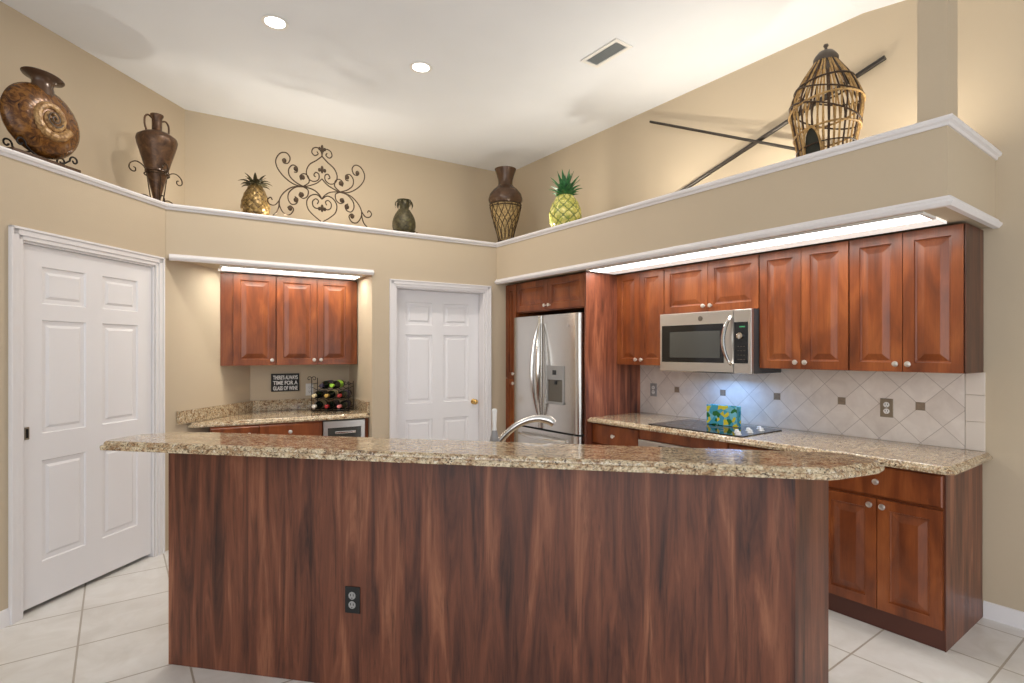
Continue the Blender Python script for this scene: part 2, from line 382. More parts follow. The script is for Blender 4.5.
# mouldings: profile swept along a plan polyline (outward = left-hand side given as normal)
def mould(name, pts, prof, mat='trim'):
    # pts plan polyline; prof = [(out, z)], out measured to the right of travel direction (towards the room)
    vs = []; n = len(pts); k = len(prof); P = [Vector(p) for p in pts]
    for i in range(n):
        ns = []
        if i > 0: e = (P[i] - P[i - 1]).normalized(); ns.append(Vector((e.y, -e.x)))
        if i < n - 1: e = (P[i + 1] - P[i]).normalized(); ns.append(Vector((e.y, -e.x)))
        h = sum(ns, Vector((0, 0))).normalized(); s = 1 / max(.3, h.dot(ns[0]))
        for o_, z in prof: q = P[i] + h * o_ * s; vs.append((q.x, q.y, z))
    fs = [(i * k + j, i * k + (j + 1) % k, (i + 1) * k + (j + 1) % k, (i + 1) * k + j) for i in range(n - 1) for j in range(k)]
    fs += [tuple(range(k)), tuple(range((n - 1) * k, n * k))[::-1]]
    return struct(MB().add(vs, fs).build(name, mat, smooth=True, angle=30))
e = .001
ledge_prof = [(-.02, ZL - .035), (.008, ZL - .035), (.012, ZL - .022), (.024, ZL - .016), (.028, ZL - .004), (.024, ZL + .006), (-.02, ZL + .006)]
mould('trim_1', [atL(-3.9), C1, CC, (XS, YS), (XW, YS)], ledge_prof)
head_prof = [(-.01, ZS - .012), (.016, ZS - .012), (.03, ZS + .004), (.03, ZS + .014), (.018, ZS + .022), (.014, ZS + .034), (0, ZS + .034), (-.01, ZS + .03)]
mould('trim_2', [(CC.x, CC.y - .005), (XS, YS), (XW - .002, YS)], head_prof)
mould('trim_3', [atB(.02), atB(NX + .01)], head_prof)
# ceiling fold, baseboards
bp = [(.0, 0), (.014, 0), (.014, .07), (.008, .085), (0, .09)]
def base(name, p, q): 
    o = mould(name, [p, q], bp); return o
base('baseboard_left', atL(-3.9), atL(-1.08)); base('baseboard_right', (XW, .885), (XW, -1.1)); base('baseboard_back', atB(2.74), atB(BL))

# casing with a stepped profile in a wall frame
def casing(name, org, rz, x0, x1, z1, w=.065, left=True, right=True):
    mb = MB()
    def leg(x, sgn):
        for a0, a1, t in ((0, .35, .012), (.35, .8, .018), (.8, 1, .024)):
            mb.box(x + sgn * w * a0, x + sgn * w * a1, -t, 0.0, 0, z1 + w * a1)
    if left: leg(x0, -1)
    if right: leg(x1, 1)
    for a0, a1, t in ((0, .35, .012), (.35, .8, .018), (.8, 1, .024)):
        mb.box(x0 - (w * a1 if left else 0), x1 + (w * a1 if right else 0), -t, 0, z1 + w * a0, z1 + w * a1)
    # jamb lining
    mb.box(x0, x0 + .012, 0, .14, 0, z1); mb.box(x1 - .012, x1, 0, .14, 0, z1); mb.box(x0, x1, 0, .14, z1 - .012, z1)
    return struct(mb.build(name, 'trim', loc=(org[0], org[1], 0), rz=rz, bevel=.002))
casing('trim_4', C1, A_L, DX0, DX1, DZ, .068)
casing('trim_5', C1, A_B, B0, B1, BZ, .062)

def panel_face(mb, xs, zs, panels, y=0, thick=.035, prof=((0, 0), (.012, .008), (.02, .008), (.045, .001))):
    for i in range(len(xs) - 1):
        for j in range(len(zs) - 1):
            x0, x1, z0, z1 = xs[i], xs[i + 1], zs[j], zs[j + 1]
            if (i, j) in panels:
                lo = []
                for d, dy in prof:
                    lo.append([(x0 + d, y + dy, z0 + d), (x1 - d, y + dy, z0 + d), (x1 - d, y + dy, z1 - d), (x0 + d, y + dy, z1 - d)])
                mb.rings(lo)
            else: mb.add([(x0, y, z0), (x1, y, z0), (x1, y, z1), (x0, y, z1)], [(0, 1, 2, 3)])
    X0, X1, Z0, Z1 = xs[0], xs[-1], zs[0], zs[-1]; yb = y + thick
    mb.add([(X0, y, Z0), (X1, y, Z0), (X1, y, Z1), (X0, y, Z1), (X0, yb, Z0), (X1, yb, Z0), (X1, yb, Z1), (X0, yb, Z1)],
           [(0, 4, 5, 1), (1, 5, 6, 2), (2, 6, 7, 3), (3, 7, 4, 0), (4, 7, 6, 5)])
    return mb
def six_panel(x0, x1, z0, z1, y):
    w = x1 - x0; s = .115 * w / .9; mid = .115 * w / .9; pw = (w - 2 * s - mid) / 2
    xs = [x0, x0 + s, x0 + s + pw, x0 + s + pw + mid, x1 - s, x1]
    h = z1 - z0
    zs = [z0, z0 + .115 * h, z0 + .40 * h, z0 + .475 * h, z0 + .795 * h, z0 + .84 * h, z0 + .945 * h, z1]
    return panel_face(MB(), xs, zs, {(i, j) for i in (1, 3) for j in (1, 3, 5)}, y, .035, ((0, 0), (.006, .009), (.03, .011), (.045, .003)))
t = six_panel(DX0 + .014, DX1 - .014, .028, DZ - .014, .018).build('door_1', 'door', loc=(*C1, 0), rz=A_L); struct(t)
mb = MB(); mb.box(DX0 + .03, DX0 + .056, .0145, .018, .975, 1.045)
MB_l = mb.build('door_latch', 'steelplate', t, bevel=.002)
mb = MB(); mb.box(DX0 + .037, DX0 + .049, .0125, .0147, .985, 1.035); mb.build('finger_pull', 'ironblack', t)
t = six_panel(B0 + .014, B1 - .014, .012, BZ - .014, .105).build('door_2', 'door', loc=(*C1, 0), rz=A_B); struct(t)
mb = MB(); mb.lathe([(.027, 0), (.027, .004), (.011, .01), (.010, .03), (.02, .036), (.027, .048), (.024, .058), (.012, .064)], B1 - .075, .105, .965, 20, 'y')
mb.build('door_knob', 'brass', t, smooth=True)

# ------------------------------------------------------------ cabinets
CD_PROF = ((0, 0), (.003, .009), (.011, .011), (.015, .010), (.044, .001), (.048, 0))
def cab_door(x0, x1, z0, z1, y=-.02, fr=.052):
    g = .0018; x0 += g; x1 -= g; z0 += g; z1 -= g
    return panel_face(MB(), [x0, x0 + fr, x1 - fr, x1], [z0, z0 + fr, z1 - fr, z1], {(1, 1)}, y, .0195, CD_PROF)
def slab_front(x0, x1, z0, z1, y=-.02):
    g = .002; return MB().rings([[(x0 + g + d, y + dy, z0 + g + d), (x1 - g - d, y + dy, z0 + g + d), (x1 - g - d, y + dy, z1 - g - d), (x0 + g + d, y + dy, z1 - g - d)] for d, dy in ((0, .0195), (0, .006), (.006, 0))])
def knob(parent, x, z, y=-.02):
    mb = MB(); mb.lathe([(.008, 0), (.006, .004), (.006, .012), (.014, .017), (.0165, .022), (.014, .027), (.006, .029)], x, y, z, 16, 'y')
    return mb.build('knob', 'nickel', parent, smooth=True)
def cabinet(name, label, org, rz, w, z0, z1, d, doors=(), drawers=(), toe=0, sidemat='cherry', group=None, cat='cabinet', extra=None):
    t = thing(name, label, cat, (org[0], org[1], 0), rz, group)
    mb = MB(); mb.box(.0008, w - .0008, 0.0, d, z0 + toe, z1)
    mb.build('carcass', 'cherry', t, bevel=.001)
    if toe: MB().box(.0, w, .002, d, z0, z0 + toe - .0005).build('toe_kick', 'toe', t)
    for x0, x1, a, b_, kx, kz in doors:
        dr = cab_door(x0, x1, a, b_).build('door', 'cherry', t)
        if kx is not None: knob(dr, kx, kz)
    for x0, x1, a, b_ in drawers:
        dr = slab_front(x0, x1, a, b_).build('drawer', 'cherry', t)
        knob(dr, (x0 + x1) / 2, (a + b_) / 2)
    return t
GU = 'cherry wall cabinets on the right wall'
YR = 3.31   # where the run starts (inner face of the tall panel)
def orgR(y, x): return (x, y)
UF = 3.58; UZ0, UZ1 = 1.352, 2.135; UD = XW - UF - .012
def upper(label, ya, yb, z0, z1, gap=0):
    w = ya - yb; h = w / 2
    return cabinet('wall_cabinet', label, (UF, ya), A_R, w, z0, z1, UD, doors=[(.002, h, z0, z1, h - .03, z0 + .045), (h, w - .002, z0, z1, h + .03, z0 + .045)], group=GU)
upper('narrow cherry wall cabinet beside the tall fridge panel', YR - .001, 2.801, UZ0, UZ1)
upper('short cherry wall cabinet directly above the microwave', 2.80, 2.004, 1.762, UZ1)
upper('cherry wall cabinet immediately right of the microwave', 2.003, 1.440, UZ0, UZ1)
t = upper('rightmost cherry wall cabinet with exposed end panel', 1.439, .889, UZ0, UZ1)
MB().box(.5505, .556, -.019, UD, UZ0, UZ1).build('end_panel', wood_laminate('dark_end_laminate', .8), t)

# tall panel, pantry, over-fridge cabinet
o = MB().box(0, .02, 0, XW - 3.19 - .012, .001, 2.135).build('tall_panel', wood_laminate('tall_panel_laminate', 1.3), loc=(3.19, 3.33, 0), rz=A_R, bevel=.001)
tag(o, 'full height wood side panel between fridge and counter', 'panel')
w = 4.296 - 3.333
cabinet('wall_cabinet', 'wide cherry cabinet above the stainless refrigerator', (3.212, 4.296), A_R, w, 1.84, 2.135, .62,
        doors=[(.002, w / 2, 1.85, 2.13, w / 2 - .03, 1.89), (w / 2, w - .002, 1.85, 2.13, w / 2 + .03, 1.89)])
w = .178
cabinet('pantry_cabinet', 'tall narrow cherry pantry cabinet left of the refrigerator', (3.212, 4.297 + w), A_R, w, .001, 2.135, .62,
        doors=[(.002, w - .002, 1.2, 2.13, w - .03, 1.245), (.002, w - .002, .10, 1.195, w - .03, 1.15)], toe=.1)

# ------------------------------------------------------------ refrigerator
t = thing('refrigerator', 'stainless french door refrigerator with water dispenser', 'refrigerator', (3.155, 4.292, 0), A_R)
fw = .930
MB().box(.005, fw - .005, .07, .68, .03, 1.79).build('body', 'darksteel', t, bevel=.004)
def fdoor(x0, x1, z0, z1, nm):
    mb = MB(); n = 10; pts = []
    poly = [(x0, .068), (x0, .012), (x0 + .008, .003)] + [(x0 + (x1 - x0) * i / n, -.008 * math.sin(PI * i / n)) for i in range(1, n)] + [(x1 - .008, .003), (x1, .012), (x1, .068)]
    mb.prism(poly, z0, z1); return mb.build(nm, 'steel', t, smooth=True, angle=50)
hw = fw * .46
dl = fdoor(0, hw - .002, .762, 1.795, 'door'); dr = fdoor(hw + .002, fw, .762, 1.795, 'door'); fz = fdoor(0, fw, .06, .745, 'freezer_drawer')
for dd, sx in ((dl, -1), (dr, 1)):
    pts = []
    for i in range(25):
        u = i / 24; z = .86 + .86 * u; bow = math.sin(PI * u)
        pts.append((hw + .002 + sx * (.010 + .034 * bow), -.02 - .055 * bow ** .7, z))
    MB().tube(pts, lambda u: .011 + .010 * math.sin(PI * u), 10).build('handle', 'chrome', dd, smooth=True)
pts = [(.12 + .66 * i / 24, -.02 - .055 * math.sin(PI * i / 24) ** .7, .685 - .0 * i) for i in range(25)]
MB().tube(pts, lambda u: .010 + .006 * math.sin(PI * u), 10).build('handle', 'chrome', fz, smooth=True)
q = MB(); x0, x1, z0, z1 = .525, .755, 1.00, 1.34
q.box(x0, x1, -.018, -.0005, 1.215, z1); q.box(x0, x0 + .018, -.018, -.0005, z0, 1.215); q.box(x1 - .018, x1, -.018, -.0005, z0, 1.215); q.box(x0, x1, -.024, -.0005, z0, z0 + .02)
dsp = q.build('dispenser', 'grey', dr, bevel=.002)
MB().box(x0 + .018, x1 - .018, -.0085, -.006, z0 + .02, 1.215).build('recess', plain('recess_grey', c(96, 90, 80), .35), dsp)
MB().box(.61, .66, -.0195, -.018, 1.26, 1.30).build('display', 'blackglass', dsp)
MB().lathe([(.014, 0), (.012, .03)], .65, -.014, 1.175, 12).build('spout', 'black', dsp)
MB().lathe([(.014, 0), (.014, .002)], .80, -.0065, 1.69, 16, 'y').build('round_emblem', 'chrome', dr)

# ------------------------------------------------------------ microwave
t = thing('microwave', 'stainless over the range microwave with black window', 'microwave', (3.47, 2.772, 0), A_R)
mw, z0, z1 = .766, 1.315, 1.757
MB().box(.002, mw - .002, .03, .395, z0, z1).build('body', 'darksteel', t, bevel=.002)
d = MB(); dw = .634
d.rings([[(0, .029, z0), (dw, .029, z0), (dw, .029, z1), (0, .029, z1)], [(0, .006, z0), (dw, .006, z0), (dw, .006, z1), (0, .006, z1)], [(.006, 0, z0 + .006), (dw - .002, 0, z0 + .006), (dw - .002, 0, z1 - .006), (.006, 0, z1 - .006)]])
dd = d.build('door', 'steel_v', t)
MB().box(.024, .560, -.003, .0, 1.385, 1.665).build('window_surround', 'blackglass', dd, bevel=.001)
MB().box(.10, .53, -.0045, -.003, 1.42, 1.615).build('window_pane', 'window', dd)
pts = [(.618 - .030 * math.sin(PI * i / 20), -.005 - .05 * math.sin(PI * i / 20) ** .6, 1.375 + .335 * i / 20) for i in range(21)]
MB().tube(pts, lambda u: .011 + .004 * math.sin(PI * u), 10).build('handle', 'chrome', dd, smooth=True)
MB().lathe([(.019, 0), (.019, .003)], .37, -.0005, 1.708, 20, 'y').build('round_emblem', 'cap', dd)
cp = MB().box(dw + .003, mw, 0, .029, z0, z1).build('control_panel', 'steel_v', t, bevel=.003)
MB().box(dw + .006, mw - .024, -.002, 0, 1.385, 1.67).build('key_panel', 'blackglass', cp)
MB().box(dw + .045, mw - .045, -.003, -.002, 1.632, 1.642).build('clock_display', 'led', cp)
MB().lathe([(.024, 0), (.022, .014), (.012, .016)], dw + .052, -.002, 1.575, 20, 'y').build('dial', 'chrome', cp, smooth=True)
for i in range(4):
    for j in range(3): MB().box(dw + .032 + j * .022, dw + .042 + j * .022, -.0028, -.002, 1.41 + i * .03, 1.414 + i * .03).build('button', 'cap', cp)
MB().box(.25, .56, .08, .2, z0 - .006, z0 - .0003).build('grease_filter', 'black', t)
MB().box(.34, .48, .21, .27, z0 - .005, z0 - .0003).build('task_light', emit('blue_white_lamp', (.45, .68, 1, 1), 6), t)
area_light('task_lamp', (.41, .24, z0 - .012), .30, 3.2, (.20, .46, 1), (R(-20), 0, 0), t, sy=.06)

# ------------------------------------------------------------ base cabinets right run
BF = 3.272; BD = XW - BF - .014; YE = .887
YB = [YR - .003, 2.80, 2.04, 1.465, YE]
def base_cab(label, ya, yb, two=True, toe=.1):
    w = ya - yb
    if two: drs = [(.002, w / 2, .105, .69, w / 2 - .03, .655), (w / 2, w - .002, .105, .69, w / 2 + .03, .655)]
    else: drs = [(.002, w - .002, .105, .69, w - .04, .655)]
    return cabinet('base_cabinet', label, (BF, ya), A_R, w, 0.001, .873, BD, doors=drs, drawers=[(.002, w - .002, .70, .862)], toe=toe)
base_cab('cherry base cabinet with single drawer beside fridge panel', YB[0], YB[1] + .001, False)
base_cab('cherry base cabinet between built-in oven and end cabinet', YB[2] - .001, YB[3] + .001, False)
t = base_cab('end cherry base cabinet with two doors and a drawer', YB[3], YE + .007)
MB().box(YB[3] - YE - .0065, YB[3] - YE, -.004, BD, .001, .873).build('end_panel', 'lam', t)
t = thing('wall_oven', 'stainless oven front built in beneath the cooktop', 'oven', (BF, YB[1] - .001, 0), A_R)
w = YB[1] - YB[2] - .002
MB().box(0, w, 0, BD, .001, .873).build('carcass', 'cherry', t)
MB().box(.01, w - .01, -.02, -.0005, .80, .87).build('filler_strip', 'cherry', t)
MB().box(.005, w - .005, -.03, -.0005, .66, .79).build('control_panel', 'steel_v', t, bevel=.003)
MB().box(.2, .34, -.032, -.03, .755, .77).build('slot', 'black', t)
MB().box(.005, w - .005, -.03, -.0005, .12, .655).build('door', 'blackglass', t)

OG = [(-.008, 0), (-.002, .002), (0, .008), (0, .016), (-.003, .021), (-.010, .024), (-.012, .030), (-.016, .036), (-.022, .040)]
def counter(name, poly, z, label, mat='granite', prof=OG, loc=(0, 0, 0), rz=0):
    area = sum(poly[i - 1][0] * poly[i][1] - poly[i][0] * poly[i - 1][1] for i in range(len(poly)))
    if area < 0: poly = poly[::-1]
    o = MB().slab(poly, [(a, z + b_) for a, b_ in prof]).build(name, mat, smooth=True, angle=28, loc=loc, rz=rz)
    return tag(o, label, 'countertop')
def arc(cx, cy, r, a0, a1, n=6): return [(cx + r * math.cos(R(a0 + (a1 - a0) * i / n)), cy + r * math.sin(R(a0 + (a1 - a0) * i / n))) for i in range(n + 1)]
XF = 3.200; YC = .842
counter('countertop', [(XW - .001, YR - .002), (XF, YR - .002)] + arc(XF + .05, YC + .05, .05, 180, 270) + [(XW - .02, YC), (XW - .001, YC + .008)], .875,
        'granite countertop running along the right wall under the backsplash')
# backsplash
t = thing('backsplash', 'beige diagonal tile backsplash with small bronze accent tiles', 'backsplash', (XW - .011, YR, 0), A_R)
L0 = YR - .965; L1 = YR - .877
MB().box(.001, L0, 0, .0105, .9155, 1.351).build('tile_field', 'splash', t)
for i, (a_, b_) in enumerate(((.9155, 1.075), (1.077, 1.224), (1.226, 1.351))):
    MB().box(L0 + .002, L1, 0, .0105, a_, b_).build('border_tile', 'border', t, bevel=.0015)
for k in range(5):
    x = YR - (1.174 + .4335 * k)
    MB().box(x - .024, x + .024, -.0025, 0, 1.117, 1.165).build('accent_tile', 'accent', t, bevel=.001)
def outlet(label, org, rz, x, z, plate, sock, w=.07, h=.115, y=0, gang=1, group=None, horizontal=False):
    t = thing('wall_outlet', label, 'outlet', (org[0], org[1], z), rz, group)
    MB().box(x - w / 2, x + w / 2, y - .006, y, -h / 2, h / 2).build('cover_plate', plate, t, bevel=.002)
    for s in (-1, 1):
        so = MB().lathe([(.0165, 0), (.0165, .003)], x, y - .0058, s * .02, 16, 'y').build('socket', sock, t)
        q = MB(); q.box(x - .008, x - .005, y - .0095, y - .0088, s * .02 - .002, s * .02 + .008); q.box(x + .005, x + .008, y - .0095, y - .0088, s * .02 - .002, s * .02 + .008)
        q.box(x - .002, x + .002, y - .0095, y - .0088, s * .02 - .012, s * .02 - .008); q.build('slots', 'black', so)
    return t
outlet('bronze outlet plate on the backsplash right of the cooktop', (XW - .0112, YR), A_R, YR - 1.348, 1.117, 'steelplate', 'white')
outlet('grey outlet plate on the backsplash left of the cooktop', (XW - .0112, YR), A_R, YR - 3.155, 1.125, 'grey', 'white')

# ------------------------------------------------------------ cooktop
t = thing('cooktop', 'black glass electric cooktop set in the granite counter', 'cooktop', (3.245, 2.70, 0), A_R)
MB().box(0, .76, 0, .50, .9155, .9215).build('glass_surface', 'blackglass', t, bevel=.002)
for (x, y, r_) in ((.17, .13, .085), (.17, .37, .105), (.43, .13, .105), (.43, .37, .085)):
    MB().tube([(x + r_ * math.cos(a * PI / 18), y + r_ * math.sin(a * PI / 18), .9216) for a in range(36)], .0012, 4, closed=True).build('burner_ring', 'grey', t)
for i in range(6):
    x = .645 if i % 2 else .70; y = .06 + .07 * i
    MB().lathe([(.019, 0), (.019, .004), (.014, .006), (.013, .018), (.009, .021)], x, y, .9217, 16).build('control_knob', 'white', t, smooth=True)
# patterned box on the cooktop
t = thing('napkin_holder', 'blue, green and yellow floral holder standing on the cooktop', 'holder', (3.60, 2.44, .9235), A_R)
mb = MB(); mb.box(0, .245, 0, .008, 0, .145); mb.build('front_panel', 'art', t, bevel=.002)
MB().box(0, .245, .052, .06, 0, .145).build('back_panel', 'art', t, bevel=.002)
MB().box(0, .245, .0082, .0518, 0, .008).build('base', 'art', t)
MB().box(.012, .233, .012, .048, .0085, .14).build('napkins', plain('teal_paper', c(90, 170, 180), .8), t)

# ------------------------------------------------------------ fluorescent fixtures under the soffits
def fixture(label, org, rz, x0, x1, y0, y1, fr2=.03, lm='light_tube'):
    t = thing('light_fixture', label, 'light fixture', (org[0], org[1], 0), rz)
    q = MB(); z1_ = ZS - .0005; z0_ = ZS - .014
    q.box(x0, x1, y0, y0 + .012, z0_, z1_); MB().box(x0, x1, y1 - fr2, y1, z0_, z1_).build('lens_edge', 'lens_edge', t); q.box(x0, x0 + .02, y0 + .012, y1 - fr2, z0_, z1_); q.box(x1 - .02, x1, y0 + .012, y1 - fr2, z0_, z1_)
    q.build('frame', 'light_frame', t, bevel=.001)
    n = 2; 
    for i in range(n):
        a_ = x0 + .021 + (x1 - x0 - .042) * i / n; b_ = x0 + .021 + (x1 - x0 - .042) * (i + 1) / n - .002
        MB().box(a_, b_, y0 + .0125, y1 - fr2 - .001, ZS - .009, ZS - .001).build('diffuser', lm, t)
    return t
fixture('long fluorescent strip light under the soffit above the cabinets', (3.24, YR - .02), A_R, 0, 2.34, -.07, .27, .16)
fixture('short fluorescent strip light over the wine bar cabinets', atB(0), A_B, .36, 1.49, .13, .40, .09, 'light_tube_warm')

# ------------------------------------------------------------ wine niche cabinets
ND = .75; f = .42   # upper fronts sit at depth .42
o5 = atB(0, f + .02); xl = isect(C1, DL, o5, DB); XL = (xl - C1).dot(DB) + .004
za, zb = 1.345, 2.13
xd = [.473, .810, 1.156, 1.466]
w = xd[1] - XL
cabinet('wall_cabinet', 'single door cherry cabinet on the left over the wine bar', atB(XL, f + .02), A_B, w, za, zb, ND - f - .03,
        doors=[(xd[0] - XL, w - .002, za, zb, w - .035, za + .045)])
w2 = 1.527 - xd[1] - .001
cabinet('wall_cabinet', 'double door cherry cabinet hanging above the wine bottles', atB(xd[1] + .001, f + .02), A_B, w2, za, zb, ND - f - .03,
        doors=[(.002, xd[2] - xd[1], za, zb, xd[2] - xd[1] - .03, za + .045), (xd[2] - xd[1], xd[3] - xd[1], za, zb, xd[2] - xd[1] + .03, za + .045)])
# base units
f = .09
xl = isect(C1, DL, atB(0, f), DB); XL0 = (xl - C1).dot(DB) + .004
xa, xb, xc = .32, .637, 1.135
def nb_cab(label, x0, x1, kx):
    w = x1 - x0; dd = min(.56, ND - f - .01)
    t = thing('base_cabinet', label, 'cabinet', (*atB(x0, f + .02), 0), A_B)
    if x0 < .5: MB().prism([(0, 0), (w, 0), (w, .54), (.31, .54), (0, .18)], .1, .873).build('carcass', 'cherry', t)
    else: MB().box(0, w, 0, .54, .1, .873).build('carcass', 'cherry', t)
    MB().box(0.01, w, .0, .16, .001, .0995).build('toe_kick', 'toe', t)
    dr = slab_front(0, w, .71, .865).build('drawer', 'cherry', t); knob(dr, kx, .80)
    d2 = cab_door(0, w, .11, .70).build('door', 'cherry', t); knob(d2, w - .04, .66)
    return t
nb_cab('cherry base cabinet at the left end of the wine bar', xa - .03, xb - .001, .27)
nb_cab('cherry base cabinet beside the small wine cooler', xb, xc, .232)
t = thing('wine_cooler', 'small wine cooler with stainless frame and glass door', 'cooler', (*atB(xc + .003, f + .02), 0), A_B)
w = .355
MB().box(0, w, .0, .52, .02, .868).build('body', 'black', t)
q = MB(); q.box(0, w, -.035, -.001, .805, .862); q.box(0, .035, -.035, -.001, .1, .8045); q.box(w - .035, w, -.035, -.001, .1, .8045); q.box(.0355, w - .0355, -.035, -.001, .1, .15)
q.build('door_frame', 'steel_v', t, bevel=.002)
MB().box(.0355, w - .0355, -.028, -.012, .151, .8045).build('glass_pane', 'window', t)
MB().box(.09, .27, -.06, -.036, .755, .775).build('handle', 'chrome', t, bevel=.004)
MB().box(xc + .003 + w + .003, 1.528, 0, .54, .001, .873).build('filler', 'cherry')
bpy.data.objects['filler'].location = (*atB(0, f + .005), 0); bpy.data.objects['filler'].rotation_euler[2] = A_B
o = bpy.data.objects['filler']; o.name = 'end_panel'; tag(o, 'slim cherry end panel right of the wine cooler', 'panel')
fr = .075
xfl = (isect(C1, DL, atB(0, fr), DB) - C1).dot(DB) + .003; xbk = (isect(C1, DL, atB(0, ND - .001), DB) - C1).dot(DB) + .003
BSO = [(-.002, 0), (0, .002), (0, .036), (-.004, .040)]
# the counter runs out to a point on the left wall
pl = [(.20, .118), (NX - .001, .055), (NX - .001, ND - .001), (xbk, ND - .001), (.145, .15)]
counter('countertop', pl, .875, 'granite countertop of the wine bar niche', loc=(*C1, 0), rz=A_B)
q = MB()
dl2 = (Vector((xbk, ND)) - Vector((xfl, fr))).normalized(); nn = Vector((dl2.y, -dl2.x))
p0 = Vector((xfl, fr)) + nn * .0005; p1 = Vector((xbk, ND - .001))
t = thing('granite_upstand', 'low granite upstand around the wine bar counter', 'upstand', (*C1, 0), A_B)
q.prism([tuple(p0), tuple(p1), tuple(p1 + nn * .02), tuple(p0 + nn * .02)], .916, 1.015); q.build('left_strip', 'granite', t, bevel=.001)
MB().box(p1.x + .016, NX - .022, ND - .021, ND - .001, .916, 1.015).build('back_strip', 'granite', t, bevel=.001)
MB().box(NX - .021, NX - .001, .07, ND - .001, .916, 1.015).build('right_strip', 'granite', t, bevel=.001)
# sign
t = thing('wall_sign', 'small black sign with white lettering in the wine niche', 'sign', (*atB(.0, ND - .022), 0), A_B)
xs0 = (Vector((1.17, 5.394)) - C1).dot(DB); xs1 = xs0 + .246; zs0, zs1 = 1.092, 1.258
MB().box(xs0, xs1, 0, .02, zs0, zs1).build('board', 'black', t, bevel=.002)
def text(s, size, x, z, y, mat, parent, nm, sx=1, width=None, align='CENTER', bold=.0):
    cu = bpy.data.curves.new(nm, 'FONT'); cu.body = s; cu.size = size; cu.align_x = align; cu.extrude = .0006; cu.offset = bold
    tmp = bpy.data.objects.new('tmp', cu); COL.objects.link(tmp); bpy.context.view_layer.update()
    me = bpy.data.meshes.new_from_object(tmp.evaluated_get(bpy.context.evaluated_depsgraph_get())); bpy.data.objects.remove(tmp)
    ws = [v.co.x for v in me.vertices]; wd = max(ws) - min(ws); k = (width / wd) if width else 1; mid = (max(ws) + min(ws)) / 2
    for v in me.vertices: X_, Y_, Z_ = v.co; v.co = ((X_ - mid) * k, -Z_, Y_)
    me.materials.append(M[mat]); o = bpy.data.objects.new(nm, me); COL.objects.link(o); o.parent = parent; o.location = (x, y, z); return o
for i, (s_, wd) in enumerate((("THERE'S ALWAYS", .215), ("TIME FOR A", .215), ("GLASS OF WINE", .215))):
    text(s_, .05, (xs0 + xs1) / 2, zs1 - .053 - .050 * i, -.0015, 'white', t, 'lettering', width=wd, bold=.0015)
# white outlet plate near rack
outlet('white outlet plate on the niche wall left of the bottles', atB(0, ND - .0008), A_B, 1.155, 1.10, 'white', 'white')

# ------------------------------------------------------------ wine rack with bottles
def spiral(cx, cz, r0, r1, a0, a1, n=22, y=0):
    return [(cx + (r0 + (r1 - r0) * i / n) * math.cos(R(a0 + (a1 - a0) * i / n)), y, cz + (r0 + (r1 - r0) * i / n) * math.sin(R(a0 + (a1 - a0) * i / n))) for i in range(n + 1)]
RX = 1.12; RY = .47
t = thing('wine_rack', 'black wire wine rack holding bottles on the wine bar', 'rack', (*atB(RX, RY), .9165), A_B + R(-30))
RW = .335
q = MB()
for y in (0, .16):
    q.tube([(0, y, .004), (0, y, .30)], .004, 6); q.tube([(RW, y, .004), (RW, y, .27)], .004, 6); q.tube([(0, y, .006), (RW, y, .006)], .004, 6)
    for z in (.006, .102, .192):
        q.tube([(RW * i / 36, y, z + .016 + .012 * math.cos(2 * PI * 3 * i / 36)) for i in range(37)], .003, 6)
for x in (0, RW): 
    for z in (.006, .13, .25): q.tube([(x, 0, z), (x, .16, z)], .003, 6)
q.build('wire_frame', 'ironblack', t, smooth=True)
q = MB(); q.tube(spiral(-.022, .30, .006, .022, 360, -0, 22), .003, 6); q.tube(spiral(.022, .30, .006, .022, -180, 180, 22), .003, 6)
q.tube([(0, 0, .28)] + [(0, .0, .31)], .003, 6)
for k in (0, 1): q.tube(spiral(RW + .0 - .03 * k, .262, .006, .02, 0, 360, 18), .0028, 6)
q.build('scrollwork', 'ironblack', t, smooth=True)
bmats = {k: plain('capsule_' + k, cc, .35, var=.05) for k, cc in dict(cream=c(214, 200, 160), green=c(150, 200, 60), red=c(150, 30, 34), dark=c(50, 40, 60), gold=c(196, 160, 80), pink=c(206, 120, 120), white=c(220, 214, 206)).items()}
bl = [((.056, .036), 'white', 'white capped wine bottle in the bottom row left'), ((.168, .036), 'red', 'red capped wine bottle in the middle of the bottom row'), ((.280, .036), 'pink', 'pink capped wine bottle at the bottom right of the rack'),
      ((.056, .132), 'cream', 'cream capped wine bottle at left of the middle row'), ((.168, .132), 'gold', 'gold capped wine bottle in the middle row centre'), ((.280, .132), 'red', 'red capped wine bottle at right of the middle row'),
      ((.122, .222), 'dark', 'dark capped wine bottle in the top row left'), ((.215, .222), 'green', 'green capped wine bottle in the top row right')]
for (x, z), cm, lb in bl:
    p = atB(RX, RY); DQ = Vector((math.cos(A_B + R(-30)), math.sin(A_B + R(-30)))); bt = thing('wine_bottle', lb, 'bottle', (*(p + DQ * x), .9165 + z + .021), A_B + R(-30), 'wine bottles in the wire rack')
    MB().lathe([(.03, -.19), (.036, -.185), (.036, .0), (.033, .02), (.016, .05), (.0145, .06), (.0145, .115)], 0, 0, 0, 18, 'y').build('glass_body', 'bottle', bt, smooth=True)
    MB().lathe([(.0152, .072), (.0152, .11), (.0165, .112), (.0165, .122), (.013, .124)], 0, 0, 0, 16, 'y').build('capsule', bmats[cm], bt, smooth=True)
    MB().lathe([(.0363, -.14), (.0363, -.04)], 0, 0, 0, 18, 'y', cap=False).build('paper_label', bmats['cream' if cm in ('gold', 'white') else 'green' if cm == 'green' else 'dark'], bt, smooth=True)

